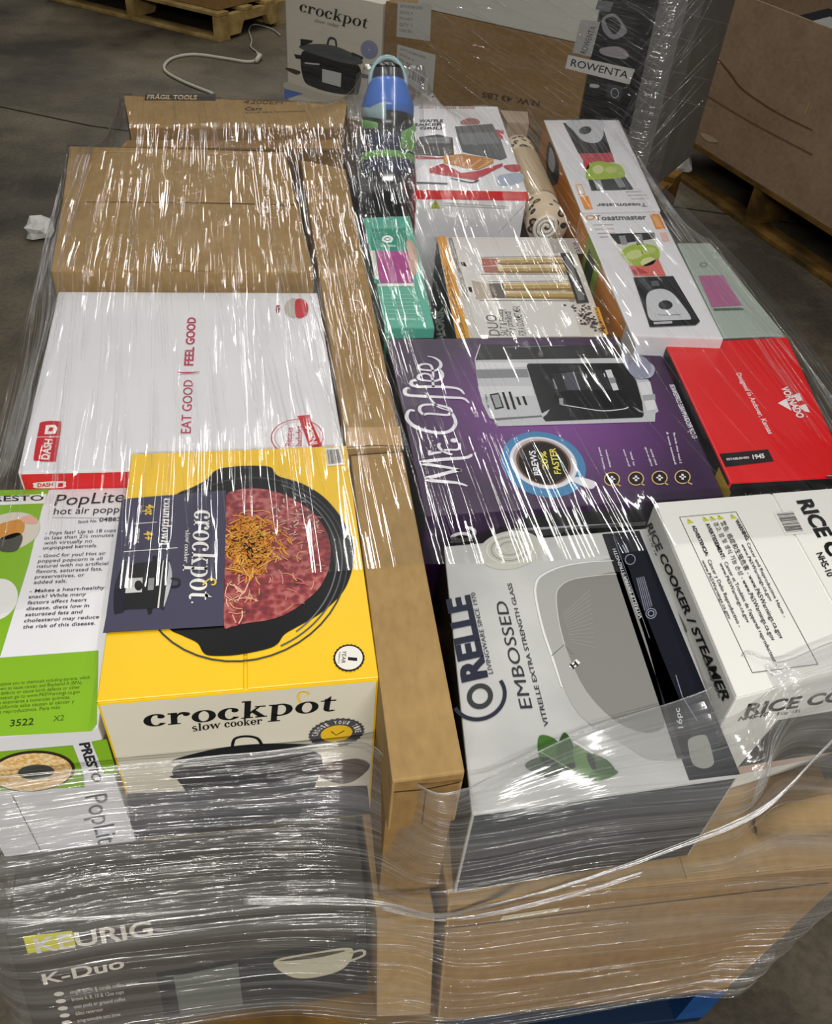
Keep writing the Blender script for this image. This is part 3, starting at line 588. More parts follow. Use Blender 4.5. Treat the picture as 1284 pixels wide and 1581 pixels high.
scr([(0.0454,0.333),(0.0372,0.3335),(0.0345,0.3219),(0.0457,0.3153),(0.0723,0.3135),(0.0987,0.3097),(0.1131,0.3028),(0.1179,0.2882)], [.006,.008,.009,.010,.010,.009,.008,.004])
scr([(0.0697,0.3117),(0.0723,0.3311),(0.0719,0.3472),(0.0628,0.3538),(0.0515,0.3485),(0.0507,0.3374),(0.0644,0.3317),(0.0779,0.3308),(0.09,0.3399),(0.0931,0.3559),(0.0894,0.3664)], [.006,.006,.007,.007,.008,.008,.007,.007,.008,.007,.006])
scr([(0.0753,0.3409),(0.0783,0.363),(0.0768,0.3796),(0.0659,0.3837),(0.0562,0.3776),(0.0572,0.3677),(0.0726,0.3634),(0.084,0.3626),(0.0944,0.3743),(0.0961,0.3889),(0.0892,0.402),(0.0774,0.4083)], [.005,.006,.007,.007,.008,.008,.007,.007,.008,.007,.006,.003])
pr.text('12 CUP PROGRAMMABLE COFFEEMAKER', [(0.4638,0.1391),(0.4867,0.2918),(0.4725,0.1398)], WH, 2, .02)
BR = ink('#d9b87c'); CY = ink('#e4d9a0')
FE = [[(0.2948,0.0529),(0.3072,0.0518),(0.3004,0.0687)], [(0.3325,0.0507),(0.345,0.0496),(0.3386,0.0666)], [(0.37,0.0492),(0.3826,0.0481),(0.3764,0.0652)], [(0.4069,0.0478),(0.4196,0.0467),(0.4138,0.0638)]]
TL = [[(0.2971,0.0428),(0.3023,0.0362)], [(0.3346,0.0406),(0.3397,0.034)], [(0.3716,0.0385),(0.3767,0.0318)], [(0.4081,0.0364),(0.4147,0.0296)]]
TX = [[(0.2903,0.0766),(0.2995,0.1306),(0.2937,0.0763),(0.3011,0.0802),(0.3088,0.1243),(0.3044,0.0799)], [(0.3313,0.0795),(0.3374,0.1219),(0.3346,0.0792),(0.3396,0.0807),(0.3467,0.1157),(0.343,0.0804)], [(0.3673,0.0763),(0.3751,0.1242),(0.3707,0.076),(0.3758,0.0788),(0.3817,0.1182),(0.3792,0.0785)], [(0.4063,0.0774),(0.4262,0.1599),(0.4097,0.0771),(0.4159,0.0792),(0.437,0.1569),(0.4194,0.0789)]]
for c3,tl,tx,(t1,t2) in zip(FE,TL,TX,(('strong brew','selector'),('brew now','or later'),('grab-a-cup','auto pause'),('freshness timer &','2 hour auto shut-off'))):
    pr.ring(c3,.86,BR,2); pr.ell([c3[0]]+[tuple(np.array(c3[0])*.14+np.array(q)*.86) for q in c3[1:]], ink('#1c1418'), 2)
    c,a,b = [np.array(q) for q in c3]; pr.line([c-(a-c)*.4,c+(a-c)*.4],.0035,WH,3); pr.line([c-(b-c)*.4,c+(b-c)*.4],.0035,WH,3)
    pr.line(tl,.0028,BR,2); pr.text(t1,tx[:3],WH,2,.02); pr.text(t2,tx[3:],WH,2,.02)
pr.done()
pr = Print(cf,'top','printed_coffee_cup')
pr.ell([(0.2007,0.0993),(0.264,0.0854),(0.218,0.1767)], ink('#4c86b4'), 1); pr.ell([(0.2015,0.1018),(0.2517,0.0897),(0.2162,0.1628)], ink('#e3e1e6'), 2)
pr.ell([(0.2018,0.1031),(0.2467,0.0914),(0.2153,0.1581)], ink('#b9b6ba'), 3); pr.ell([(0.2011,0.1005),(0.2417,0.0905),(0.2141,0.1527)], ink('#6a4a36'), 4); pr.ell([(0.2009,0.0999),(0.2379,0.0909),(0.2134,0.1486)], ink('#1b1512'), 5)
pr.smooth([(0.2313,0.0568),(0.2455,0.0617),(0.2651,0.0506),(0.2649,0.0414),(0.255,0.0333),(0.2417,0.0436)], ink('#e3e1e6'), 3)
pr.text('BREWS', [(0.188,0.07),(0.1955,0.1286),(0.1782,0.0709)], WH, 7, .02); pr.text('20%', [(0.2042,0.0824),(0.212,0.1258),(0.1952,0.0832)], ink('#e8dc5a'), 7, .02); pr.text('FASTER', [(0.22,0.0703),(0.2292,0.1324),(0.2101,0.0711)], ink('#e8dc5a'), 7, .02)
pr.done()
pr = Print(cf,'top','printed_coffee_maker')
pr.poly([(0.181,0.4421),(0.4504,0.4238),(0.4306,0.3743),(0.16,0.3887)], CHK, 1); pr.line([(0.2279,0.4298),(0.3392,0.4286)], .0012, SIL2, 2); pr.line([(0.1808,0.4411),(0.1598,0.3912)], .0015, WH, 2)
pr.poly([(0.159,0.3903),(0.4328,0.3804),(0.4338,0.3159),(0.4549,0.3096),(0.4357,0.2152),(0.4282,0.2104),(0.4183,0.188),(0.1535,0.1961),(0.1504,0.2153),(0.145,0.22),(0.1425,0.2593),(0.1482,0.3185)], SIL, 2)
pr.poly([(0.1597,0.3836),(0.2526,0.3752),(0.2478,0.3629),(0.155,0.3605)], ink('#dcdde0',.3), 3); pr.poly([(0.1548,0.3595),(0.2457,0.3556),(0.2424,0.3302),(0.1508,0.3326)], ink('#86888d',.3), 3); pr.poly([(0.146,0.3092),(0.2397,0.3036),(0.2358,0.2751),(0.144,0.2771)], ink('#d5d6da',.3), 3); pr.poly([(0.1504,0.2174),(0.2334,0.2196),(0.2348,0.2152),(0.1494,0.2111)], ink('#6d6f74',.3), 3)
pr.poly([(0.2534,0.3726),(0.4265,0.3632),(0.4311,0.3087),(0.4174,0.2436),(0.4057,0.2064),(0.4006,0.2002),(0.235,0.2023),(0.233,0.2089),(0.2471,0.3605),(0.2483,0.3679)], ink('#151517',.25), 4)
pr.poly([(0.2314,0.2219),(0.2512,0.2344),(0.2419,0.2211),(0.2329,0.2132)], SIL, 5); pr.poly([(0.3959,0.2316),(0.4106,0.2118),(0.401,0.2156)], SIL2, 5)
pr.poly([(0.285,0.3381),(0.397,0.3432),(0.3941,0.2872),(0.3783,0.2329),(0.2821,0.2378),(0.2777,0.286)], ink('#25262a',.25), 5)
pr.poly([(0.3019,0.337),(0.326,0.3404),(0.3196,0.2853),(0.2976,0.2869)], ink('#4d4e58',.25), 6); pr.line([(0.3257,0.3394),(0.3197,0.2839)], .0016, SIL, 7)
pr.poly([(0.3852,0.3415),(0.397,0.3432),(0.3887,0.2805),(0.3782,0.2789)], ink('#d5d6d8',.3), 7); pr.poly([(0.3823,0.3169),(0.3954,0.3185),(0.3913,0.3017),(0.3815,0.3)], ink('#8b8d92',.3), 8)
for q in ([(0.3039,0.3295),(0.3023,0.3199)], [(0.3463,0.3316),(0.344,0.3205)], [(0.3622,0.3316),(0.3598,0.3204)], [(0.3797,0.3319),(0.378,0.3211)]): pr.line(q,.0018,WH,7)
pr.line([(0.2748,0.2451),(0.3078,0.2328),(0.3399,0.2224),(0.3767,0.225),(0.387,0.23)], .0022, ink('#e6e7ea',.3), 7, 3); pr.smooth([(0.2791,0.2812),(0.3935,0.2778),(0.3856,0.2414),(0.3626,0.2318),(0.2835,0.2422)], ink('#111113',.2), 6); pr.poly([(0.2757,0.2631),(0.2833,0.2634),(0.2775,0.2449),(0.2714,0.2453)], SIL2, 7); pr.line([(0.2828,0.3212),(0.2805,0.2904)], .0022, SIL2, 6)
pr.poly([(0.1605,0.2841),(0.1776,0.2875),(0.1756,0.2445),(0.1592,0.2405)], ink('#1b1c1e'), 5); pr.poly([(0.1626,0.2803),(0.175,0.2826),(0.1732,0.2473),(0.1619,0.2446)], ink('#9fa3a5'), 6)
for q in ([(0.1848,0.2888),(0.1824,0.2396)], [(0.1964,0.2894),(0.1928,0.2388)], [(0.2056,0.2727),(0.2045,0.2503)], [(0.2164,0.2742),(0.2151,0.2495)]): pr.line(q,.0042,ink('#1b1c1e'),5)
pr.text('Mr. Coffee', [(0.1478,0.2457),(0.1522,0.2834),(0.1517,0.2476)], ink('#2a2a2c'), 5)
pr.poly([(0.4303,0.2991),(0.4549,0.3022),(0.4339,0.2198),(0.4153,0.2167)], ink('#dadbde',.3), 5); pr.poly([(0.4244,0.2615),(0.4485,0.2645),(0.4438,0.2485),(0.421,0.2456)], ink('#a5a7ac',.3), 6)
pr.done()
pr = Print(cf,'top','measuring_scoop_print'); pr.smooth([(0.4671,0.4562),(0.4856,0.4552),(0.469,0.4037),(0.4694,0.3771),(0.4801,0.3505),(0.4745,0.3306),(0.4591,0.3127),(0.4386,0.3131),(0.4268,0.3362),(0.4287,0.3692),(0.442,0.4053)], ink('#a9aac0',.3), 9); pr.ell([(0.4518,0.3472),(0.4688,0.3335),(0.4699,0.3824)], ink('#8d8fa6',.3), 10)
for q in ([(0.4686,0.4393),(0.4735,0.4373)], [(0.4645,0.4285),(0.4688,0.4266)], [(0.4599,0.4194),(0.4639,0.417)], [(0.4563,0.4099),(0.4603,0.4075)], [(0.4523,0.3994),(0.4557,0.397)]): pr.line(q,.002,ink('#4a4a5c'),10)
pr.done()
pr = Print(cf,'front','printed_panel')
pr.poly([(0.1506,-0.0096),(0.3432,-0.0149),(0.3399,-0.0418),(0.131,-0.0386)], CHK, 1); pr.poly([(0.1306,-0.0359),(0.3396,-0.0407),(0.3393,-0.0557),(0.1274,-0.0546)], SIL, 2); pr.poly([(0.212,-0.0452),(0.3417,-0.0486),(0.3448,-0.076),(0.2071,-0.0624)], ink('#151517'), 3)
pr.line([(0.0406,-0.0537),(0.0522,-0.053),(0.0699,-0.0534)], [.003,.006,.003], WH, 2, 3)
pr.line([(0.0678,-0.0519),(0.069,-0.0453),(0.0625,-0.0394),(0.0507,-0.0383),(0.043,-0.0428),(0.0459,-0.0484),(0.0618,-0.0513),(0.0729,-0.0457),(0.0737,-0.0352),(0.067,-0.0281),(0.059,-0.026)], [.004,.005,.006,.006,.007,.006,.006,.006,.006,.005,.003], WH, 2, 5)
pr.done()

# ---------------------------------------------------------------- red fan carton
vo = Carton('fan_heater_box','bright red carton with black sides and a white winged logo at the right edge','box', [(0.6749,0.8393),(0.873,0.8361),(0.9826,1.2346),(0.7313,1.2264)], .63, .284, [REDC,BLACKC,BLACKC,BLACKC,BLACKC])
RW = ink('#f0e4e4')
pr = Print(vo,'top','lettering')
pr.text('Designed in Andover, Kansas', [(0.1417,0.2832),(0.1165,0.1092),(0.1509,0.2842)], RW, 2, .015)
pr.text('VORNADO', [(0.2025,0.2358),(0.1877,0.1468),(0.2158,0.2378)], RW, 4, .04)
pr.poly([(0.0125,0.0663),(0.0965,0.0719),(0.0921,0.0426),(0.0084,0.035)], BLACKC, 1); pr.text('ESTABLISHED', [(0.0172,0.0499),(0.0557,0.052),(0.0184,0.0546)], RW, 2, .02); pr.text('1945', [(0.0605,0.0497),(0.0812,0.0516),(0.0638,0.0597)], RW, 2, .03)
pr.done()
pr = Print(vo,'top','winged_emblem')
pr.poly([(0.212,0.2113),(0.2282,0.2186),(0.223,0.1971),(0.2129,0.1932)], RW, 2); pr.poly([(0.1744,0.191),(0.1963,0.2031),(0.1879,0.1683)], RW, 2); pr.poly([(0.206,0.1803),(0.2227,0.1859),(0.2182,0.1621),(0.2098,0.1648)], RW, 2)
pr.done()
pr = Print(vo,'top','torn_notch'); pr.smooth([(.155,-.003),(.165,.004),(.175,.006),(.19,.003),(.197,-.004)], ink('#3a3230'), 1, 3); pr.poly([(.16,.001),(.19,.001),(.19,.0035),(.16,.0035)], ink('#a89a8a'),2); pr.done()
pr = Print(vo,'front','lettering'); pr.text('Velocity Tuned', [(0.0305,-0.0305),(0.1676,-0.0281),(0.0308,-0.0231)], ink('#b9b3b0'), 2); pr.done()
pr = Print(vo,'left','side_label'); pr.poly([(.345,-.008),(.405,-.008),(.405,-.03),(.345,-.03)], ink('#d9b61c'), 1); pr.text('HEATER',[(.06,-.03),(.09,-.03),(.06,-.018)],ink('#9c1f24'),1,.02); pr.done()

# ---------------------------------------------------------------- rice cooker carton (white, front right)
ri = Carton('rice_cooker_box','white rice cooker carton with bold black lettering and warning panel at right','box', [(0.4954,0.4653),(0.7923,0.5084),(0.8281,0.7924),(0.5282,0.7878)], .65, .238, [mat('bright_white_card','#e6e6e0',.45,.3,bump=.06,bscale=14)]*5, seam=('y',.60))
BKT = ink('#1a1a1a')
pr = Print(ri,'top','warning_panel', lift=.0006)
F4 = [(0.0963,0.2774),(0.1814,0.2676),(0.1208,0.0138),(0.0374,0.0241)]
for i in range(4): pr.line([F4[i],F4[(i+1)%4]], .0008, ink('#5a5a55'), 1)
YL = ink('#c9cf36')
def col(body, q, b=.004): pr.text(body, q, BKT, 2, b)
col('WARNING:', [(0.1687,0.2519),(0.1608,0.213),(0.1752,0.2541)], .025); col('Cancer and Reproductive Harm -', [(0.1581,0.2091),(0.1255,0.0849),(0.163,0.21)]); col('www.P65Warnings.ca.gov', [(0.1489,0.209),(0.1249,0.1121),(0.154,0.2094)])
col('警告: 癌症和生殖危害 - www.P65Warnings.ca.gov', [(0.147,0.2544),(0.0998,0.0572),(0.1537,0.2557)])
col('경고: 암 및 생식 기능 손상 - www.P65Warnings.ca.gov', [(0.1361,0.2553),(0.0884,0.0575),(0.1425,0.2563)])
col('AVERTISSEMENT:', [(0.1244,0.2564),(0.1078,0.191),(0.1305,0.2578)], .025); col("Cancer et Troubles de l'appareil reproducteur -", [(0.1069,0.1855),(0.0695,0.0246),(0.1123,0.1865)]); col('www.P65Warnings.ca.gov', [(0.0996,0.1857),(0.0755,0.0894),(0.1048,0.1864)])
col('ADVERTENCIA:', [(0.103,0.2573),(0.0899,0.2016),(0.1087,0.2588)], .025); col('Cáncer y Daño Reproductivo -', [(0.0875,0.1948),(0.0611,0.0861),(0.0928,0.1955)]); col('www.P65Warnings.ca.gov', [(0.0794,0.1959),(0.0566,0.1003),(0.0841,0.1964)])
for c in [(0.1707,0.2604),(0.1517,0.2636),(0.1399,0.2643),(0.1291,0.2655),(0.1053,0.267)]: triangle_mark(pr, (c[0],c[1]-.004), .009, YL, BKT)
pr.done()
pr = Print(ri,'top','barcode', lift=.0006); barcode(pr, [(0.2333,0.2536),(0.2658,0.2494),(0.2529,0.2059),(0.2209,0.2096)], along=1); pr.done()
pr = Print(ri,'top','lettering', lift=.0006); pr.text('RICE COOKER', [(0.2823,0.266),(0.2223,0.0358),(0.3051,0.2644)], BKT, 2, .04); pr.text('NHS-10', [(0.2395,0.1686),(0.2264,0.1283),(0.2499,0.1694)], BKT, 2, .02); pr.done()
pr = Print(ri,'left','lettering')
pr.text('RICE COOKER / STEAMER', [(0.0009,-0.0449),(0.3098,-0.0291),(0.0125,-0.0276)], BKT, 2, .03); pr.text('NHS-10', [(0.0083,-0.06),(0.0502,-0.0585),(0.0164,-0.0485)], BKT, 2, .02); pr.text('with keep warm', [(0.2409,-0.0353),(0.3004,-0.0355),(0.2437,-0.0282)], BKT, 2, .01); pr.text('by-touch', [(0.0735,-0.0551),(0.1034,-0.0552),(0.0768,-0.0494)], BKT, 2)
pr.smooth([(0.1406,-0.0601),(0.156,-0.0512),(0.1888,-0.0459),(0.1877,-0.0527),(0.1595,-0.0633)], ink('#77786f'), 1)
pr.done()
pr = Print(ri,'front','lettering')
pr.text('RICE COOKER', [(0.0271,-0.0448),(0.2896,-0.0944),(0.0238,-0.0214)], BKT, 2, .028); pr.text('NHS-10', [(0.0219,-0.0537),(0.065,-0.0607),(0.0224,-0.0455)], BKT, 2, .03); pr.text('8 Cup / 1.8 L', [(0.0816,-0.0666),(0.1189,-0.074),(0.0803,-0.0594)], BKT, 2)
pr.done()
pr = Print(ri,'front','printed_picture'); pr.poly([(0.0892,-0.08),(0.2032,-0.1004),(0.3142,-0.3028),(0.0713,-0.1756)], ink('#4c4a46'), 1); pr.poly([(0.0713,-0.1756),(0.3142,-0.3028),(0.33,-0.346),(0.0717,-0.1976)], ink('#c9b3a4'), 2); pr.done()

# ---------------------------------------------------------------- dinnerware carton (white picture, navy band)
co = Carton('dinnerware_box','glass dinnerware carton with grey plate picture and navy band beside the rice cooker','box', [(0.1835,0.3958),(0.4831,0.3989),(0.5321,0.7876),(0.2318,0.782)], .60, .188, [mat('pale_grey_card','#c9c9c6',.4,.4,bump=.05,bscale=14,vscale=5,hex2='#a9aaa8'),mat('navy_card','#2a2f38',.35,.4),BLACKC,BLACKC,BLACKC])
NV = ink('#171d33'); NV2 = ink('#080c1a')
pr = Print(co,'top','navy_band')
pr.poly([(0.2807,0.3826),(0.337,0.3833),(0.3021,0.0021),(0.2427,0.0035)], NV2, 1); pr.poly([(0.2809,0.3808),(0.2878,0.3807),(0.248,0.0289),(0.2403,0.03)], ink('#1c1c1e'), 2)
pr.text('VITRELLE EXTRA STRENGTH', [(0.2792,0.227),(0.2893,0.3523),(0.2744,0.2268)], ink('#b9bbc2'), 3, .02); pr.line([(0.295,0.3757),(0.2755,0.1952)], .0007, ink('#7d8190'), 3)
pr.ring([(0.3022,0.3297),(0.3097,0.3288),(0.3063,0.3395)], .85, ink('#8b90a0'), 3); pr.ring([(0.2932,0.2334),(0.3004,0.2325),(0.2972,0.242)], .85, ink('#8b90a0'), 3); pr.ring([(0.2932,0.2334),(0.2977,0.2328),(0.2956,0.2386)], .7, ink('#8b90a0'), 3)
for i in range(5): pr.line([tuple(np.array(a)+(np.array(b)-np.array(a))*i/4) for a,b in zip([(0.2982,0.2956),(0.2869,0.2391)], [(0.3086,0.2969),(0.2994,0.245)])], .0012, ink('#7d8190'), 3)
for q in ([(0.3018,0.3577),(0.3016,0.3424)], [(0.3061,0.3589),(0.3049,0.3437)]): pr.line(q,.002,ink('#9a9eac'),3)
pr.text('16pc', [(0.2635,0.066),(0.2702,0.0923),(0.2572,0.0662)], ink('#c9ccd4'), 3, .01); pr.line([(0.2854,0.137),(0.2804,0.1065)], .0012, ink('#7d8190'), 3); pr.line([(0.2804,0.1065),(0.2836,0.0729)], .0012, ink('#7d8190'), 3)
pr.smooth([(0.2644,0.0517),(0.2825,0.0543),(0.2857,0.0476),(0.2809,0.0242),(0.2761,0.0164),(0.2639,0.0143),(0.2549,0.0215),(0.2583,0.0404)], ink('#8c8d86'), 3, 4)
pr.done()
pr = Print(co,'top','printed_plate')
G1 = ink('#dddddb'); G2 = ink('#8f8f8c')
pr.smooth([(0.2925,0.3312),(0.2509,0.3318),(0.2018,0.3276),(0.1704,0.3159),(0.1576,0.301),(0.1518,0.2804),(0.145,0.2255),(0.1436,0.1649),(0.1501,0.0999),(0.1882,0.055),(0.2149,0.0322),(0.2653,0.044),(0.2802,0.1698),(0.2878,0.269)], ink('#a3a3a0'), 1, 4)
pr.smooth([(0.2825,0.3053),(0.2417,0.306),(0.2087,0.303),(0.1886,0.2932),(0.1782,0.2771),(0.1696,0.2372),(0.1653,0.1965),(0.1693,0.1287),(0.1968,0.0773),(0.2421,0.071),(0.2642,0.1603),(0.2758,0.2442)], ink('#7f7e7a'), 2, 4)
pr.line([(0.2777,0.3301),(0.2399,0.3316),(0.2018,0.3276),(0.17,0.3146),(0.1572,0.2984),(0.1509,0.2753),(0.145,0.2255),(0.1436,0.1831),(0.1418,0.1388)], [.001,.002,.0025,.003,.003,.003,.003,.003,.002], G1, 3, 4); pr.line([(0.273,0.3059),(0.2417,0.306),(0.2087,0.303),(0.1896,0.2931),(0.1788,0.2771),(0.1688,0.2348),(0.1644,0.1966)], .0013, ink('#c4c4c1'), 3, 4)
for i in range(13): pr.line([tuple(np.array(a)+(np.array(b)-np.array(a))*i/12) for a,b in zip([(0.1775,0.2462),(0.2268,0.2818)], [(0.1732,0.2026),(0.2022,0.1894)])], .0006, ink('#a09f9b'), 3)
pr.line([(0.143,0.1843),(0.1642,0.199),(0.1706,0.183)], .0007, ink('#5c5c58'), 3)
pr.done()
pr = Print(co,'top','printed_plant')
pr.ell([(0.1416,0.3678),(0.1864,0.3685),(0.1307,0.3318)], ink('#bcbcb2'), 1); 
for k in range(5): pr.ring([(0.141,0.3693),(0.1729,0.3671),(0.1333,0.3413)], .97, ink('#8d8f80' if k%2 else '#dedfd6'), 2+k) if k==0 else pr.ring([ [(0.141,0.3693)][0] ]+[tuple(np.array([(0.141,0.3693)][0])*(k*.18)+np.array(q)*(1-k*.18)) for q in [(0.1729,0.3671),(0.1333,0.3413)]], .93, ink('#95978a' if k%2 else '#dcdcd2'), 2+k)
LF = [ink('#3c6426'),ink('#2c4e1c'),ink('#4d7630'),ink('#223f18')]
for i,q in enumerate(([(0.0969,0.0795),(0.1149,0.0692),(0.1122,0.0395),(0.0925,0.0423),(0.0886,0.0577)], [(0.1252,0.0794),(0.1305,0.0631),(0.1254,0.0376),(0.1078,0.0365),(0.1097,0.0585)], [(0.1293,0.0595),(0.1449,0.0535),(0.1457,0.031),(0.1252,0.0267)], [(0.0696,0.0456),(0.0925,0.0534),(0.1122,0.0395),(0.0915,0.028)], [(0.1122,0.0395),(0.1399,0.0392),(0.1692,0.024),(0.1359,0.018)], [(0.1419,0.0501),(0.1611,0.0399),(0.1653,0.0227),(0.1428,0.0278)])): pr.smooth(q, LF[i%4], 2+i%3, 4)
pr.line([(0.1318,0.0668),(0.1487,0.0492)], .003, ink('#d8dad4'), 6); pr.line([(0.0902,0.0603),(0.1122,0.0395),(0.1252,0.0267)], .0008, ink('#9cb884'), 6)
pr.done()
pr = Print(co,'top','lettering')
NVT = ink('#232838')
pr.text('RELLE', [(0.0572,0.1643),(0.0655,0.2936),(0.0279,0.1606)], NVT, 3, .045)
pr.ring([(0.0428,0.1395),(0.0585,0.1405),(0.0452,0.1566)], .62, ink('#34363a'), 3); pr.ring([(0.0416,0.1418),(0.0756,0.1435),(0.0464,0.1767)], .86, NVT, 3, 40, -2.75*1.0, .45)
pr.text('LIVINGWARE SINCE 1970', [(0.0661,0.1686),(0.0746,0.2964),(0.0605,0.1685)], ink('#3c3e44'), 3); pr.text('EMBOSSED', [(0.0991,0.1156),(0.1113,0.277),(0.0849,0.1167)], ink('#2f3136'), 3); pr.text('VITRELLE EXTRA STRENGTH GLASS', [(0.1107,0.0897),(0.1264,0.307),(0.1053,0.0897)], ink('#33353a'), 3, .01)
pr.poly([(0.1593,0.1662),(0.1637,0.1623),(0.1754,0.1697),(0.1721,0.1759)], ink('#e5e5e2'), 4); pr.text('H', [(0.1633,0.1623),(0.1719,0.1668),(0.1614,0.1682)], BKT, 5, .05)
pr.done()

# ---------------------------------------------------------------- blender cartons, pepper mill carton, beauty cartons
ORANGE = mat('orange_card','#d98a1c',.4,.4,bump=.05,bscale=14)
OI = ink('#e08a2a'); GRT = ink('#5d5d62'); LIME = ink('#9db544'); STRAW = ink('#b8404a')
tn = Carton('blender_box','white blender carton with orange side, cup picture upright, beside the pepper mill carton','box', [(0.6608,1.224),(0.8305,1.2031),(0.9319,1.7554),(0.7357,1.7433)], .65, .305, [WHITE,WHITE,ORANGE,WHITE,WHITE], 'personal blender cartons')
pr = Print(tn,'top','lettering'); pr.text('Toastmaster', [(0.0393,0.4947),(0.1623,0.5132),(0.0409,0.52)], GRT, 2, .02); pr.ring([(0.0299,0.5087),(0.0409,0.5099),(0.0326,0.5216)], .7, OI, 1)
for q in ([(0.0269,0.4688),(0.0752,0.4764)], [(0.0276,0.4471),(0.0712,0.4541)], [(0.0283,0.4259),(0.0683,0.4324)], [(0.0294,0.4073),(0.0501,0.4117)]): pr.line(q,.0035,ink('#b9a9a4'),1)
pr.poly([(0.1758,0.544),(0.1986,0.5466),(0.193,0.4669),(0.1686,0.4619)], OI, 1); pr.poly([(0.178,0.5314),(0.191,0.5328),(0.1875,0.4761),(0.1735,0.4722)], ink('#e8a868'), 2); pr.poly([(0.1724,0.4443),(0.1878,0.4483),(0.1834,0.4043),(0.1677,0.4004)], ink('#e3b6ae'), 1); pr.done()
pr = Print(tn,'top','printed_blender')
pr.poly([(0.0544,0.4262),(0.1598,0.443),(0.1436,0.344),(0.129,0.2994),(0.1267,0.2373),(0.0612,0.2267),(0.0628,0.2829),(0.0555,0.3248)], ink('#c9cabf'), 1)
pr.poly([(0.0544,0.4262),(0.1598,0.443),(0.1555,0.4131),(0.0622,0.3751),(0.0582,0.3975)], ink('#2a2b2e'), 2); pr.poly([(0.0729,0.4164),(0.0884,0.4203),(0.0842,0.3773),(0.0693,0.3725)], ink('#8b8d90'), 3); pr.poly([(0.1116,0.4297),(0.1281,0.4326),(0.12,0.3808),(0.1034,0.3758)], ink('#85878a'), 3)
pr.smooth([(0.062,0.3417),(0.099,0.3788),(0.1397,0.3771),(0.1451,0.3441),(0.121,0.2882),(0.0878,0.2748),(0.0653,0.2832),(0.0592,0.309)], LIME, 3); pr.ell([(0.0863,0.3277),(0.1057,0.3349),(0.0918,0.3501)], ink('#c4cc88'), 4); pr.ell([(0.1075,0.2975),(0.1253,0.3044),(0.1127,0.3172)], ink('#cfd29a'), 4); pr.ell([(0.1216,0.3474),(0.1388,0.3546),(0.1261,0.3645)], ink('#b4c168'), 4)
pr.poly([(0.0615,0.2776),(0.0878,0.2748),(0.1334,0.3159),(0.1292,0.2376),(0.0619,0.2298)], ink('#cf6a62'), 4); pr.poly([(0.064,0.2675),(0.0807,0.2659),(0.0947,0.2447),(0.0637,0.2369)], ink('#b03a3e'), 5)
pr.poly([(0.058,0.2235),(0.1436,0.2368),(0.1443,0.0581),(0.1306,0.0427),(0.0407,0.0299),(0.0431,0.051)], ink('#232428'), 5)
pr.smooth([(0.0689,0.1551),(0.0855,0.1734),(0.1058,0.1788),(0.1205,0.1639),(0.1273,0.1229),(0.1273,0.0612),(0.0894,0.0543),(0.0497,0.0557),(0.0569,0.1175)], ink('#c5c6ca'), 6); pr.ell([(0.0935,0.114),(0.1076,0.115),(0.0986,0.1325)], ink('#2a2b2e'), 7); pr.poly([(0.044,0.0511),(0.1439,0.0641),(0.1368,0.0482),(0.0418,0.0341)], ink('#101114'), 7); pr.poly([(0.0519,0.0474),(0.0892,0.0534),(0.0867,0.0448),(0.0506,0.0389)], ink('#b5b6ba'), 8)
pr.text('Toastmaster', [(0.0673,0.0715),(0.1141,0.0775),(0.0681,0.0777)], ink('#6a6b70'), 8); pr.poly([(0.0893,0.2094),(0.1055,0.2127),(0.1035,0.1911),(0.0869,0.1878)], ink('#5d5e62'), 7)
pr.done()
pr = Print(tn,'left','side_picture'); pr.poly([(.10,-.0),(.24,-.0),(.24,-.08),(.10,-.08)], LIME, 1); pr.poly([(.13,-.02),(.20,-.02),(.20,-.08),(.13,-.08)], ink('#3a4a26'), 2); pr.poly([(.48,-.0),(.56,-.0),(.56,-.3),(.48,-.3)], ink('#d8d4cc'), 1); pr.done()
tf = Carton('blender_box','white blender carton with orange side, cup picture upside down, at the far right corner','box', [(0.7419,1.7573),(0.9381,1.7625),(1.0663,2.392),(0.8368,2.3818)], .65, .305, [WHITE,WHITE,ORANGE,WHITE,WHITE], 'personal blender cartons')
pr = Print(tf,'top','lettering'); pr.text('Toastmaster', [(0.1766,0.0401),(0.0524,0.0422),(0.1719,0.0225)], GRT, 2, .02)
for q in ([(0.1526,0.1086),(0.1961,0.1095)], [(0.1483,0.0875),(0.1988,0.0887)], [(0.1497,0.0666),(0.1928,0.0679)]): pr.line(q,.004,ink('#b9a9a4'),1)
pr.poly([(0.0265,0.0845),(0.0483,0.0871),(0.0328,0.0118),(0.0134,0.0107)], OI, 1); pr.poly([(0.0408,0.156),(0.0588,0.1583),(0.0452,0.0938),(0.0269,0.091)], ink('#e3a87a'), 1); pr.poly([(0.0421,0.1491),(0.0538,0.1502),(0.0437,0.1003),(0.0314,0.0974)], WHITE, 2); pr.done()
pr = Print(tf,'top','printed_blender')
pr.poly([(0.16,0.5944),(0.2825,0.6225),(0.2161,0.3657),(0.1227,0.3605)], ink('#2a2b2f'), 1); pr.smooth([(0.1758,0.6066),(0.2807,0.6177),(0.254,0.5215),(0.2177,0.452),(0.1859,0.4352),(0.1664,0.4603),(0.1686,0.5296)], ink('#c3c4c9'), 2); pr.ell([(0.2046,0.5344),(0.2244,0.539),(0.2161,0.5659)], ink('#3a3b40'), 3)
pr.poly([(0.1234,0.3582),(0.2168,0.3633),(0.1993,0.2993),(0.1149,0.2926)], ink('#b54a52'), 3); pr.poly([(0.1131,0.3002),(0.1381,0.3229),(0.1131,0.2553),(0.1003,0.2445)], ink('#c2303a'), 4)
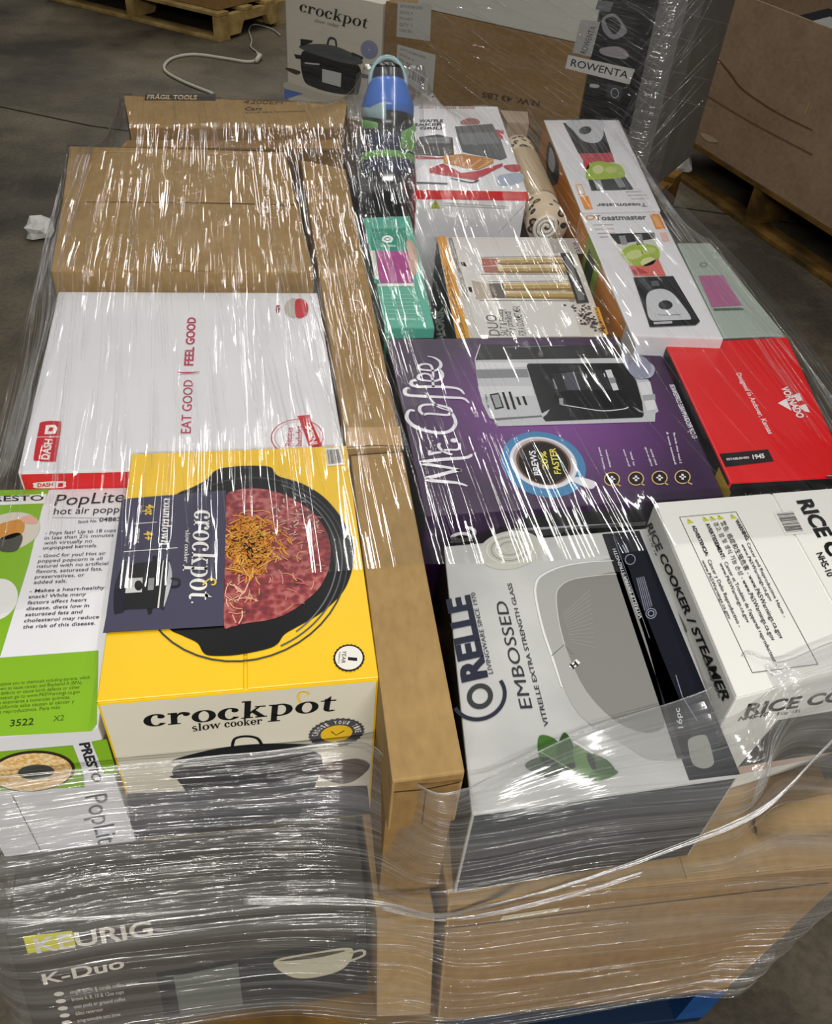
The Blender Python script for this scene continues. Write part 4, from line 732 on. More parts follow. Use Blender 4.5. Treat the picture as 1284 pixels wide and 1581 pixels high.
pr.smooth([(0.1183,0.2775),(0.1552,0.3036),(0.1812,0.2919),(0.2055,0.2764),(0.1881,0.2032),(0.1401,0.1864),(0.0868,0.184),(0.0911,0.2193)], LIME, 4); pr.ell([(0.1341,0.2476),(0.1489,0.2474),(0.1453,0.2772)], ink('#c9cf90'), 5); pr.ell([(0.1653,0.2435),(0.1802,0.2433),(0.174,0.2656)], ink('#b9c474'), 5)
pr.poly([(0.084,0.184),(0.1881,0.2032),(0.178,0.1214),(0.068,0.1175)], ink('#2d3034'), 3); pr.poly([(0.0958,0.1768),(0.1143,0.1799),(0.1008,0.122),(0.0835,0.1211)], ink('#9c9ea2'), 5); pr.poly([(0.1518,0.1862),(0.1721,0.1928),(0.1629,0.134),(0.1444,0.131)], ink('#85888c'), 5); pr.done()
pr = Print(tf,'left','side_picture'); pr.smooth([(.14,-.012),(.30,-.012),(.33,-.05),(.22,-.09),(.13,-.06)], ink('#25262a'), 1); pr.smooth([(.16,-.02),(.25,-.02),(.26,-.05),(.18,-.06)], ink('#c9cacd'), 2); pr.done()

ml = Carton('pepper_mill_box','grey gift carton with four gold pepper mill handles pictured, black spine at left','box', [(0.3635,1.316),(0.6552,1.3053),(0.7209,1.729),(0.409,1.7462)], .60, .255, [mat('warm_grey_card','#cbc6bd',.4,.4,bump=.05,bscale=14),BLACKC,BLACKC,BLACKC,BLACKC])
pr = Print(ml,'top','amber_strip'); pr.poly([(0.03,0.4312),(0.0492,0.4315),(0.0243,-0.0006),(-0.0002,-0.0017)], ink('#d99a1e'), 1)
pr.text('ELECTRIC SALT AND PEPPER GRINDER SET', [(0.0088,0.002),(0.0199,0.2817),(0.0176,0.0042)], ink('#4a3410'), 2, .01); pr.text('AUTOMATIC ONE HAND OPERATION', [(0.0418,0.1486),(0.0534,0.4203),(0.0516,0.153)], ink('#4a3410'), 2); pr.done()
pr = Print(ml,'top','printed_picture')
pr.poly([(0.0619,0.426),(0.2861,0.4293),(0.2404,0.0011),(0.0419,-0.001)], ink('#d8d6d1'), 1)
GD = ink('#b59a5e',.3); GD2 = ink('#8e7440',.3)
for a,(q,e) in enumerate((([(0.144,0.3212),(0.2929,0.3296),(0.2869,0.2948),(0.1384,0.2902)],0),([(0.1375,0.2861),(0.2858,0.2906),(0.2821,0.254),(0.1322,0.2539)],0),([(0.1348,0.2111),(0.2807,0.2145),(0.2738,0.1781),(0.1297,0.1772)],0),([(0.1289,0.1735),(0.2742,0.1744),(0.268,0.1411),(0.1256,0.1479)],0))):
    pr.poly(q, GD, 3); a_,b_,c_,d_ = [np.array(p) for p in q]; pr.poly([d_+(a_-d_)*.3,c_+(b_-c_)*.3,c_,d_], GD2, 4); pr.poly([d_+(a_-d_)*.72,c_+(b_-c_)*.72,c_+(b_-c_)*.88,d_+(a_-d_)*.88], ink('#dccb9a',.3), 4)
pr.poly([(0.1101,0.3231),(0.144,0.3212),(0.1384,0.2902),(0.1052,0.286)], ink('#b06a5a'), 3); pr.poly([(0.1048,0.284),(0.1375,0.2861),(0.1326,0.2559),(0.104,0.2559)], ink('#a8705e'), 3); pr.poly([(0.0853,0.3209),(0.1087,0.321),(0.0992,0.2559),(0.0814,0.2618)], ink('#d3d3d3'), 3)
pr.poly([(0.1016,0.2093),(0.1348,0.2111),(0.1247,0.1479),(0.0983,0.1481)], ink('#6d665a'), 3); pr.poly([(0.0693,0.2228),(0.1007,0.2093),(0.0983,0.1481),(0.0629,0.1412)], ink('#b9ae9e'), 3); pr.poly([(0.0605,0.3042),(0.0701,0.3043),(0.0712,0.2839),(0.062,0.2859)], BKT, 3); pr.poly([(0.057,0.1944),(0.0639,0.1943),(0.0627,0.1711),(0.0563,0.1758)], BKT, 3)
for q in ([(0.1109,0.3273),(0.2919,0.3349)], [(0.0909,0.25),(0.2834,0.2499)], [(0.1032,0.2169),(0.28,0.2203)], [(0.0693,0.1394),(0.2655,0.1357)]): pr.line(q,.003,ink('#6b6862'),2)
pr.poly([(0.2928,0.3478),(0.3158,0.348),(0.2937,0.1282),(0.2668,0.1239)], ink('#26262a'), 5); pr.poly([(0.2963,0.3328),(0.3095,0.3329),(0.288,0.1391),(0.2739,0.1356)], ink('#6f6f6c'), 6)
pr.poly([(0.2846,0.4236),(0.361,0.4246),(0.3485,0.3461),(0.2784,0.351)], ink('#a9a6a0'), 2); pr.text('kit', [(0.3354,0.3992),(0.3301,0.3481),(0.3489,0.4061)], GRT, 3)
for i in range(90):
    c = np.array([(0.2731,0.0669)][0]); d = np.array([random.gauss(0,.012),random.gauss(0,.035)]); pr.dot(tuple(c+d*np.array([1,1])+np.array([d[1]*-.25,0])), random.uniform(.002,.0035), ink(random.choice(('#2a2422','#4a3430','#5c4a44'))), 3+i%3, 7)
pr.poly([(0.2989,0.1102),(0.3082,0.11),(0.2958,0.0065),(0.2833,0.0035)], ink('#d99a1e'), 2); pr.text('pimienta', [(0.2866,0.0083),(0.2985,0.1057),(0.2933,0.0098)], ink('#4a3410'), 3)
for i,q in enumerate(([(0.0833,0.0044),(0.0912,0.0824)], [(0.0982,0.0041),(0.1158,0.1036)], [(0.111,0.0038),(0.1237,0.0948)], [(0.1345,0.0033),(0.1457,0.1164)])): pr.text(('DUO','SALT & PEPPER','sal y pimienta','FOR A GOURMET MEAL')[i], [q[0],q[1],tuple(np.array(q[0])+np.array([-.014 if i else -.02,0.002]))], ink('#6b6862'), 2, .01)
pr.done()
pr = Print(ml,'left','lettering'); pr.text('KALORIK', [(0.309,-0.0958),(0.2112,-0.0569),(0.1961,-0.165)], ink('#e4e2dc'), 2, .05); pr.done()

TEAL = mat('teal_card','#58b49c',.4,.4,bump=.05,bscale=14)
te = Carton('beauty_tool_box','teal carton with pink swatch on its lid, between long kraft carton and black spine','box', [(0.2325,1.3432),(0.3253,1.3381),(0.3631,1.8338),(0.2544,1.8247)], .61, .265, [TEAL,TEAL,mat('dark_teal_card','#1f4f47',.4,.4),TEAL,TEAL])
pr = Print(te,'top','printed_panel')
pr.smooth([(0.0056,0.4123),(0.0138,0.4239),(0.0732,0.4261),(0.0844,0.4151),(0.0727,0.2065),(0.0573,0.1687),(0.0018,0.1679),(-0.004,0.2052)], ink('#2f9a80'), 1, 4); pr.poly([(0.0095,0.3128),(0.0766,0.3146),(0.0733,0.1726),(0.0043,0.1716)], ink('#b04890'), 2); pr.poly([(0.0009,0.1679),(0.074,0.1708),(0.074,0.1597),(0.0008,0.1569)], ink('#d8dcd6'), 2)
pr.ring([(0.0394,0.3713),(0.052,0.3717),(0.041,0.3889)], .55, ink('#e4ece8'), 2); pr.dot([(0.0394,0.3713)][0], .005, ink('#e4ece8'), 2)
pr.smooth([(0.0797,0.3595),(0.0928,0.3599),(0.0951,0.2861),(0.0839,0.2163),(0.0727,0.2065),(0.0753,0.2856)], ink('#caa590'), 3, 4); pr.poly([(-0.0026,0.3146),(0.0073,0.3148),(0.0056,0.1865),(-0.0033,0.1863)], ink('#cfd0c4'), 3)
pr.text('hello beauty', [(0.0207,0.3341),(0.0541,0.3351),(0.0217,0.3448)], ink('#dfeee8'), 2)
for i in range(6): pr.line([tuple(np.array(a)+(np.array(b)-np.array(a))*i/5) for a,b in zip([(0.0066,0.1229),(0.0719,0.1236)], [(0.0106,0.0502),(0.0781,0.0505)])], .002, ink('#a5d8c8'), 2)
pr.text('HAIR REMOVAL KIT', [(0.0041,0.0256),(0.0771,0.0258),(0.004,0.0338)], ink('#d5ebe4'), 2, .01)
pr.done()
pk = Carton('beauty_tool_box','pale grey-green carton with pink swatch, low at the right edge under the wrap','box', [(0.8869,1.2856),(1.0195,1.2852),(1.0502,1.6981),(0.9668,1.7001)], .60, .255, [mat('pale_sage_card','#a9b5ab',.4,.4),mat('pale_sage_card','#a9b5ab')])
pr = Print(pk,'top','printed_panel'); pr.poly([(0.0589,0.2527),(0.1167,0.254),(0.0983,0.1229),(0.0291,0.1183)], ink('#b06a92'), 1); pr.poly([(0.0295,0.1124),(0.0951,0.1129),(0.0943,0.1036),(0.0275,0.1032)], ink('#5d6a62'), 1); pr.ring([(0.0947,0.304),(0.1039,0.3038),(0.1,0.3156)], .6, ink('#7d8a80'), 1); pr.done()
bb = Carton('black_box','plain black carton under the clear bottle pack, behind the teal carton','box', [(.25,1.848),(.358,1.85),(.42,2.36),(.30,2.36)], .60, .255, [BLACKC]*5)

# waffle maker carton
wa = Carton('waffle_maker_box','white waffle maker carton with red front band and golden waffle picture','box', [(0.3701,1.8077),(0.6208,1.7968),(0.7013,2.3946),(0.4469,2.3862)], .68, .335, [WHITE,WHITE,REDC,WHITE,WHITE])
pr = Print(wa,'front','red_band'); pr.poly([(-0.0038,0.0002),(0.251,0.0005),(0.2579,-0.021),(-0.0065,-0.021)], REDC, 1); pr.line([(0.063,-0.0289),(0.2137,-0.0348)], .003, ink('#b5b5b0'), 1); pr.line([(0.0634,-0.0338),(0.2145,-0.0397)], .003, ink('#b5b5b0'), 1)
c = [(0.0432,-0.0421)][0]; triangle_mark(pr, c, .022, ink('#a9b43a'), BKT, 1); pr.line([(0.1962,-0.0985),(0.2465,-0.0326)], .001, ink('#8d8d88'), 1); pr.done()
pr = Print(wa,'top','lettering')
pr.text('WAFFLE', [(0.0625,0.4451),(0.127,0.4506),(0.0667,0.4675)], TXT, 2, .03); pr.text('MAKER', [(0.0364,0.4149),(0.1228,0.4231),(0.0401,0.4356)], TXT, 2, .03); pr.text('& GRILL', [(0.0331,0.3882),(0.124,0.3955),(0.0366,0.4075)], TXT, 2, .03); pr.text('3-in-1 multi cook', [(0.0778,0.5598),(0.2367,0.5726),(0.083,0.584)], ink('#b88a84'), 2, .02); pr.line([(0.0035,0.0384),(0.074,0.036)], .012, ink('#5d5d5a'), 1); pr.done()
pr = Print(wa,'top','printed_picture')
pr.poly([(0.0228,0.2111),(0.0751,0.2052),(0.117,0.2078),(0.1345,0.3352),(0.0981,0.358),(0.0477,0.3337),(0.0297,0.278)], ink('#4a4a48'), 1); pr.poly([(0.0579,0.3295),(0.1316,0.34),(0.1206,0.2941),(0.0595,0.2898)], ink('#77787a'), 2); pr.poly([(0.0221,0.2065),(0.0772,0.1961),(0.1202,0.2062),(0.1139,0.1892),(0.0191,0.1834)], ink('#b04a4e'), 2)
pr.poly([(0.1541,0.4203),(0.26,0.4509),(0.2587,0.3342),(0.248,0.2067),(0.2284,0.1889),(0.143,0.2376),(0.1474,0.326)], ink('#55585a'), 1); pr.smooth([(0.1788,0.4661),(0.2061,0.4909),(0.2275,0.4815),(0.2231,0.4478),(0.1778,0.4385)], ink('#a5686a'), 1); pr.poly([(0.1545,0.3675),(0.2506,0.3855),(0.2486,0.3032),(0.1515,0.2865)], ink('#74787a'), 2); pr.poly([(0.2607,0.4075),(0.2796,0.3984),(0.2669,0.3348),(0.2533,0.344)], ink('#b0404a'), 2)
pr.poly([(0.0444,0.1228),(0.0819,0.1602),(0.116,0.1008),(0.159,0.116),(0.2277,0.1687),(0.2256,0.1506),(0.1419,0.0599),(0.073,0.0815),(0.0424,0.0969)], ink('#b83238'), 3); pr.poly([(0.0891,0.2061),(0.1405,0.2233),(0.2122,0.1952),(0.2066,0.1675),(0.1602,0.1222),(0.1281,0.1318),(0.0854,0.1604)], ink('#c88a48'), 4)
for i in range(6):
    pr.line([tuple(np.array(a)+(np.array(b)-np.array(a))*i/5) for a,b in zip([(0.1038,0.2116),(0.1955,0.1988)], [(0.0949,0.1565),(0.1692,0.1341)])], .004, ink('#a5682c'), 5)
for i in range(5):
    pr.line([tuple(np.array(a)+(np.array(b)-np.array(a))*i/4) for a,b in zip([(0.0946,0.1972),(0.0922,0.1608)], [(0.2068,0.1857),(0.1615,0.1293)])], .004, ink('#e0b070'), 6)
pr.line([(0.0872,0.0672),(0.1292,0.0444),(0.1485,0.0602)], .006, ink('#2a2a2a'), 4, 3); pr.smooth([(0.2274,0.1507),(0.2645,0.1618),(0.2633,0.1261),(0.2405,0.1161)], ink('#b0404a'), 2); pr.smooth([(0.2007,0.0881),(0.2593,0.1084),(0.251,0.0568),(0.1952,0.0294)], ink('#a9b4c4'), 1)
pr.done()
# kraft carton behind the roll
kg = Carton('kraft_carton','small beige carton behind the leopard blanket roll, between waffle and blender cartons','box',[(.715,2.33),(.775,2.32),(.80,2.42),(.72,2.43)],.66,.315,[mat('beige_card','#a5917c',.6,.3)]*5)

# leopard blanket roll
roll = thing('blanket_roll',(.705,2.03,.59),'leopard print blanket roll with tan sleeve lying beside the waffle maker carton','blanket')
def leopard():
    m = bpy.data.materials.new('leopard_fleece'); m.use_nodes = True; t,n,l = nt(m); b = n['Principled BSDF']
    tc = n.new('ShaderNodeTexCoord'); v = n.new('ShaderNodeTexVoronoi'); v.inputs['Scale'].default_value = 42; v.inputs['Randomness'].default_value = .8
    l.new(tc.outputs['Object'], v.inputs['Vector'])
    r = n.new('ShaderNodeValToRGB'); cr = r.color_ramp; cr.interpolation = 'CONSTANT'
    cr.elements[0].color = lin('#a07a52'); cr.elements[0].position = 0; cr.elements[1].position = .22; cr.elements[1].color = lin('#1c1512'); e = cr.elements.new(.42); e.color = lin('#d3bfa2')
    l.new(v.outputs['Distance'], r.inputs['Fac']); l.new(r.outputs['Color'], b.inputs['Base Color']); b.inputs['Roughness'].default_value = .8; return m
LEO = leopard(); TAN = mat('tan_sleeve','#b7a07c',.28,.5); FLEECE = mat('white_fleece','#e4ded2',.9,.1)
ax0 = Vector((-.025,-.24,.048)); ax1 = Vector((.03,.24,.048)); R_ = .046
bm = bmesh.new(); tube(bm,[ax0.lerp(ax1,t) for t in np.linspace(0,1,18)],[R_*(1+.03*math.sin(i*1.7)) for i in range(18)],28); mesh_obj('fleece_roll',bm,LEO,roll,True)
bm = bmesh.new(); tube(bm,[ax0.lerp(ax1,t) for t in np.linspace(.2,.8,8)],R_*1.035,28,cap=False); mesh_obj('paper_sleeve',bm,TAN,roll,True)
bm = bmesh.new(); P=[]
for k in range(70):
    t = k*.26; r = .004+.028*k/69; P.append(Vector((ax0.x+r*math.cos(t)-.004, ax0.y-.004, ax0.z+r*math.sin(t))))
tube(bm,P,.0042,8); mesh_obj('spiral_edge',bm,FLEECE,roll,True)
roll.location.z = .553
tb = Carton('kraft_carton','kraft carton hidden low under the leopard blanket roll','box',[(.665,1.80),(.70,1.79),(.765,2.28),(.72,2.29)],.552,.207,[KRAFT2]*5)

# water bottle in its clear pack
btl = thing('water_bottle',(.335,1.955,.602),'blue, black and green water bottle with light blue carry loop in a clear pack','bottle')
LB = mat('pale_blue_plastic','#8fa9ae',.25,.5); BL = mat('blue_plastic','#3f6fc4',.25,.5); BKP = mat('black_plastic','#101114',.25,.5); GN = mat('green_plastic','#6aa84a',.25,.5); NVP = mat('navy_plastic','#23294a',.25,.5)
A = Vector((-.005,.02,.040)); D = Vector((.012,.13,.19)); D.normalize(); BS = 1.28; LS = .82
def prof(z0z1r, name, m, seg=28, par=None):
    bm = bmesh.new(); tube(bm,[A+D*z*BS*LS for z,_ in z0z1r],[r*BS for _,r in z0z1r],seg); return mesh_obj(name,bm,m,par or btl,True)
prof([(0,.044),(.006,.05),(.028,.051),(.03,.049)],'base_cup',NVP)
prof([(.03,.0505),(.038,.0515),(.044,.0505)],'green_ring',GN)
prof([(.044,.05),(.075,.05),(.082,.049)],'lower_body',NVP)
prof([(.082,.049),(.12,.048),(.13,.046)],'grip_body',BKP)
prof([(.128,.0475),(.15,.0485),(.17,.044),(.195,.036),(.205,.031)],'blue_collar',BL)
capo = prof([(.188,.031),(.21,.03),(.225,.028),(.235,.024)],'cap',BKP)
side = D.cross(Vector((0,0,1))).normalized(); upv = side.cross(D).normalized()
bm = bmesh.new(); L_=[]
for t in np.linspace(0,math.pi,22): L_.append(A+D*(.195+.062*math.sin(t))*BS*LS+(side*(.033*math.cos(t))+upv*-.004*math.sin(t))*BS)
tube(bm,L_,[.0065]*22,10); mesh_obj('carry_loop',bm,LB,capo,True)
def patch(name,m,th0,th1,f0,f1,r):
    bm = bmesh.new(); N=10; rows=[]
    for i in range(N+1):
        th = th0+(th1-th0)*i/N; z0,z1 = f0(i/N),f1(i/N); rr=lambda z: r
        rows.append([bm.verts.new(A+(D*z*LS+(side*math.cos(th)+upv*math.sin(th))*r)*BS) for z in (z0,(z0+z1)/2,z1)])
    for a,b in zip(rows,rows[1:]):
        for k in range(2): bm.faces.new((a[k],b[k],b[k+1],a[k+1]))
    o = mesh_obj(name,bm,m,btl,True); mo = o.modifiers.new('s','SOLIDIFY'); mo.thickness=.0015
patch('green_fin',GN,.15,1.15,lambda s:.05,lambda s:.118-.035*s,.0515)
patch('pale_fin',LB,1.7,3.0,lambda s:.105+.02*s,lambda s:.135+.02*abs(s-.5),.0495)
patch('green_stripe',GN,2.0,3.0,lambda s:.088+.012*s,lambda s:.10+.02*s,.0505)
def film_mat(name, haze=.05, gloss=1.0, rough=.12, scale=(160,5,40), bump=.5, dist=.002, streak=.0, tint=(1,1,1), crinkle=0, sparse=None, det=5, slack=False):
    m = bpy.data.materials.new(name); m.use_nodes = True; t,n,l = nt(m)
    for x in list(n):
        if x.type != 'OUTPUT_MATERIAL': n.remove(x)
    out = [x for x in n if x.type=='OUTPUT_MATERIAL'][0]
    tr = n.new('ShaderNodeBsdfTransparent'); tr.inputs[0].default_value = (*[.985*c for c in tint],1)
    gl = n.new('ShaderNodeBsdfGlossy'); gl.inputs['Roughness'].default_value = rough; gl.inputs['Color'].default_value = (1,1,1,1)
    df = n.new('ShaderNodeBsdfDiffuse'); df.inputs[0].default_value = (.82,.83,.83,1)
    tl = n.new('ShaderNodeBsdfTranslucent'); tl.inputs[0].default_value = (.82,.83,.83,1)
    dd = n.new('ShaderNodeMixShader'); dd.inputs[0].default_value = .4; l.new(df.outputs[0],dd.inputs[1]); l.new(tl.outputs[0],dd.inputs[2])
    tc = n.new('ShaderNodeTexCoord'); mp = n.new('ShaderNodeMapping'); mp.inputs['Scale'].default_value = scale
    l.new(tc.outputs['UV'] if name.startswith('uv_') else tc.outputs['Object'], mp.inputs['Vector'])
    no = n.new('ShaderNodeTexNoise'); no.inputs['Scale'].default_value = 1.0; no.inputs['Detail'].default_value = det; no.inputs['Roughness'].default_value = .6; l.new(mp.outputs[0], no.inputs['Vector'])
    h = no.outputs['Fac']
    if crinkle:
        n3 = n.new('ShaderNodeTexVoronoi'); n3.inputs['Scale'].default_value = crinkle; l.new(tc.outputs['Object'], n3.inputs['Vector'])
        a3 = n.new('ShaderNodeMath'); a3.operation='MULTIPLY_ADD'; a3.inputs[1].default_value = .8; l.new(n3.outputs['Distance'], a3.inputs[0]); l.new(h, a3.inputs[2]); h = a3.outputs[0]
    if sparse:                                           # taut film: flat between separate wrinkles
        sr = n.new('ShaderNodeMapRange'); sr.interpolation_type = 'SMOOTHSTEP'; sr.inputs[1].default_value = sparse[0]; sr.inputs[2].default_value = sparse[1]; l.new(h, sr.inputs[0]); h = sr.outputs[0]
    if slack:                                            # how loose the film is, stored on the mesh
        at = n.new('ShaderNodeAttribute'); at.attribute_name = 'slack'
        ms = n.new('ShaderNodeMath'); ms.operation = 'MULTIPLY'; l.new(h, ms.inputs[0]); l.new(at.outputs['Fac'], ms.inputs[1]); h = ms.outputs[0]
    bn = n.new('ShaderNodeBump'); bn.inputs['Strength'].default_value = bump; bn.inputs['Distance'].default_value = dist; l.new(h, bn.inputs['Height'])
    l.new(bn.outputs[0], gl.inputs['Normal'])
    lw = n.new('ShaderNodeLayerWeight'); lw.inputs['Blend'].default_value = .5      # both faces of a thin film reflect alike
    pw = n.new('ShaderNodeMath'); pw.operation='POWER'; pw.inputs[1].default_value = 4.0; l.new(lw.outputs['Facing'], pw.inputs[0])
    ma = n.new('ShaderNodeMath'); ma.operation='MULTIPLY_ADD'; ma.inputs[1].default_value = .5; ma.inputs[2].default_value = .07; l.new(pw.outputs[0], ma.inputs[0])
    fm = n.new('ShaderNodeMath'); fm.operation='MULTIPLY'; fm.inputs[1].default_value = gloss; fm.use_clamp = True; l.new(ma.outputs[0], fm.inputs[0])
    m1 = n.new('ShaderNodeMixShader'); l.new(tr.outputs[0], m1.inputs[1]); l.new(dd.outputs[0], m1.inputs[2])
    if streak:
        n2 = n.new('ShaderNodeTexNoise'); n2.inputs['Scale'].default_value = .5; n2.inputs['Detail'].default_value = 6; n2.inputs['Roughness'].default_value = .65; l.new(mp.outputs[0], n2.inputs['Vector'])
        rr = n.new('ShaderNodeMapRange'); rr.inputs[1].default_value = .42; rr.inputs[2].default_value = .75; rr.inputs[3].default_value = haze; rr.inputs[4].default_value = streak; l.new(n2.outputs['Fac'], rr.inputs[0]); l.new(rr.outputs[0], m1.inputs[0])
    else: m1.inputs[0].default_value = haze
    m2 = n.new('ShaderNodeMixShader'); l.new(fm.outputs[0], m2.inputs[0]); l.new(m1.outputs[0], m2.inputs[1]); l.new(gl.outputs[0], m2.inputs[2])
    l.new(m2.outputs[0], out.inputs[0]); return m
PETM = film_mat('clear_blister', haze=.09, gloss=.5, rough=.12, scale=(10,10,10), bump=.1)
bm = bmesh.new(); rows=[]
for i,(z,r) in enumerate(((-.035,.062),(-.02,.07),(.06,.069),(.12,.066),(.175,.058))):
    rows.append([bm.verts.new(A+(D*z+side*r*math.cos(t)+upv*(r*.9*math.sin(t) if math.sin(t)>0 else -.044))*BS) for t in np.linspace(-.3,math.pi+.3,21)])
for a,b in zip(rows,rows[1:]):
    for k in range(20): bm.faces.new((a[k],a[k+1],b[k+1],b[k]))
mesh_obj('clear_pack',bm,PETM,btl,True)

# ---------------------------------------------------------------- second wrapped pallet behind
P2 = Vector((.28,3.38,0)); a2 = math.radians(-42); U2 = Vector((math.cos(a2),math.sin(a2),0)); V2 = Vector((-U2.y,U2.x,0))
def at2(u,v,z): return P2+U2*u+V2*v+Vector((0,0,z))
def box2(name,label,u0,u1,zt,zb,dep,mats,off=0.0,group=None):
    C = [at2(u0,off,0),at2(u1,off,0),at2(u1,off+dep,0),at2(u0,off+dep,0)]
    return Carton(name,label,'box',[(p.x,p.y) for p in C],zt,zt-zb,mats,group)
def fr2(box,off=0.0): return (P2+V2*off-box.org, U2.copy(), Vector((0,0,1)), -V2)
M2 = Matrix.Translation(at2(-.16,.0,0))@Matrix.Rotation(a2,4,'Z')
pallet('wooden pallet under the second wrapped stack behind', M2, 1.34, 1.0, .15, WOODD, WOODD, WOODD)
box2('kraft_carton','broad kraft carton at the bottom of the second wrapped stack',-.15,1.17,.36,.152,.7,[KRAFT2]*5)
c2 = box2('slow_cooker_box','cream slow cooker carton standing on the second stack, black pot on its front',-.135,.283,.757,.362,.30,[OFFWHITE]*5)
f = fr2(c2)
pr = Print(None,None,'lettering',c2.root,f)
pr.serif('crockpot', [(-0.0729,0.6768),(0.2224,0.6728),(-0.0669,0.7006)], BK, 2); pr.serif('slow', [(-0.0047,0.6538),(0.0438,0.6548),(-0.0033,0.6614)], ink('#6a675e'), 2); pr.serif('cooker', [(0.0502,0.6541),(0.1012,0.6539),(0.0515,0.6626)], ink('#6a675e'), 2); pr.done()
pr = Print(None,None,'printed_picture',c2.root,f)
pr.smooth([(-0.06,0.5492),(0.0629,0.5483),(0.192,0.5492),(0.1932,0.462),(0.1622,0.448),(0.0963,0.4367),(-0.0048,0.4359),(-0.0592,0.4552)], BK, 1); pr.smooth([(-0.0696,0.5668),(0.0304,0.5899),(0.1146,0.5913),(0.1976,0.574),(0.195,0.5546),(0.0956,0.5449),(-0.0498,0.5535)], ink('#55585a'), 2); pr.line([(0.0532,0.5918),(0.0597,0.6103),(0.0726,0.6164),(0.0887,0.6123),(0.0921,0.5928)], .008, BK, 3, 4)
pr.poly([(-0.1013,0.5317),(-0.0233,0.5391),(-0.0269,0.5262),(-0.0915,0.5188)], BK, 2); pr.poly([(0.1958,0.5284),(0.2371,0.527),(0.2344,0.5145),(0.1963,0.5116)], BK, 2); pr.poly([(-0.069,0.5885),(-0.0123,0.594),(-0.0157,0.5862),(-0.0698,0.5619)], BK, 2); pr.poly([(0.1593,0.5879),(0.21,0.581),(0.2072,0.5711),(0.1595,0.5762)], BK, 2)
pr.poly([(0.0297,0.5078),(0.1155,0.51),(0.1127,0.4626),(0.028,0.4628)], ink('#c9c9c6'), 3); pr.line([(-0.0509,0.5118),(0.0165,0.5199)], .005, ink('#c9c9c6'), 3); pr.ring([(0.234,0.6089),(0.2709,0.6134),(0.2329,0.6385)], .1, ink('#8a8fae'), 1)
pr.smooth([(-0.1452,0.4734),(-0.1205,0.4808),(-0.0723,0.4777),(-0.0934,0.4635)], ink('#4a382a'), 1); pr.poly([(-0.152,0.4029),(-0.0606,0.4038),(-0.1538,0.3631)], ink('#5a78c0'), 1); pr.smooth([(-0.1366,0.4293),(0.029,0.4226),(0.1624,0.4405),(0.2139,0.4613),(0.2016,0.4388),(0.0288,0.3969),(-0.138,0.398)], ink('#c9bfae'), 0); pr.done()
k2 = box2('kraft_carton','kraft carton with two white shipping labels on the second stack',.295,1.045,.768,.362,.40,[KRAFT2,KRAFT2,KRAFT2,KRAFT2,KRAFT2])
f = fr2(k2)
for q,nm in (([(0.3426,0.7739),(0.4727,0.7867),(0.4772,0.6798),(0.3434,0.6697)],0),([(0.349,0.6475),(0.5037,0.6436),(0.5026,0.4934),(0.3476,0.5562)],1)):
    pr = Print(None,None,'shipping_label',k2.root,f); pr.poly(q, ink('#bdbcb4'), 1)
    a,b,c,d = [np.array(p) for p in q]; F = lambda s,t: a+(b-a)*s+(d-a)*t+(c-b-d+a)*s*t
    rows = ['SHIP TO: RETURNS CENTER','DOCK 4','PO 4471','QTY 1','C/NO 203']
    for i in range(5):
        pr.text(rows[i],(F(.08,.16+.17*i),F(.75 if i<1 else .45,.16+.17*i),F(.08,.08+.17*i)),ink('#5a5a58'),2)
    barcode(pr,[tuple(F(.3,.55)),tuple(F(.85,.55)),tuple(F(.85,.85)),tuple(F(.3,.85))],L=2) if nm else None
    pr.done()
pr = Print(None,None,'lettering',k2.root,f); pr.text('N.W. 43 LBS', [(0.9061,0.5833),(0.6935,0.5669),(0.9054,0.5673)], INKK, 2, .03); pr.done()
w2 = box2('white_carton','white carton lying on top of the kraft carton in the second stack',.42,1.045,1.02,.770,.40,[mat('bone_card','#c9c7bd',.45,.4)]*5)
r2 = box2('steam_iron_box','black iron carton with white name band on the second stack',1.05,1.213,1.02,.362,.40,[BLACKC]*5)
f = fr2(r2)
pr = Print(None,None,'name_band',r2.root,f); pr.poly([(0.9742,0.7327),(1.1932,0.7348),(1.1865,0.6915),(0.9716,0.6942)], ink('#cfcdc8'), 1); pr.text('ROWENTA', [(0.9872,0.7043),(1.1761,0.7056),(0.9887,0.7239)], ink('#2c2c30'), 2, .01)
pr.poly([(0.9942,0.8321),(1.0569,0.8374),(1.0488,0.7411),(0.9865,0.7408)], ink('#a9a9a6'), 1); pr.text('ROWENTA', [(1.0306,0.7451),(1.0471,0.822),(1.0119,0.7456)], ink('#2c2c30'), 2); pr.done()
pr = Print(None,None,'printed_iron',r2.root,f); pr.smooth([(1.0614,0.8463),(1.0931,0.8651),(1.1314,0.8422),(1.1429,0.8226),(1.1091,0.8001),(1.0721,0.8155)], ink('#8b8c92'), 1); pr.smooth([(1.0707,0.8436),(1.0952,0.8564),(1.1227,0.838),(1.1058,0.8132)], BLACKC, 2); pr.smooth([(1.0731,0.7684),(1.1264,0.7838),(1.1627,0.7711),(1.1534,0.7554),(1.0867,0.754)], ink('#9a9298'), 1); pr.smooth([(1.0653,0.6685),(1.0928,0.67),(1.0879,0.6613),(1.064,0.6593)], ink('#b5b5b8'), 1); pr.poly([(1.1175,0.6821),(1.1689,0.6809),(1.1691,0.6396),(1.1205,0.6412)], ink('#3a3b42'), 1); pr.ring([(1.1472,0.6588),(1.1605,0.6604),(1.1438,0.6728)], .8, ink('#a5a6aa'), 2); pr.poly([(1.0378,0.8905),(1.0862,0.8931),(1.0799,0.8656),(1.0336,0.8659)], ink('#6d6e74'), 1); pr.done()
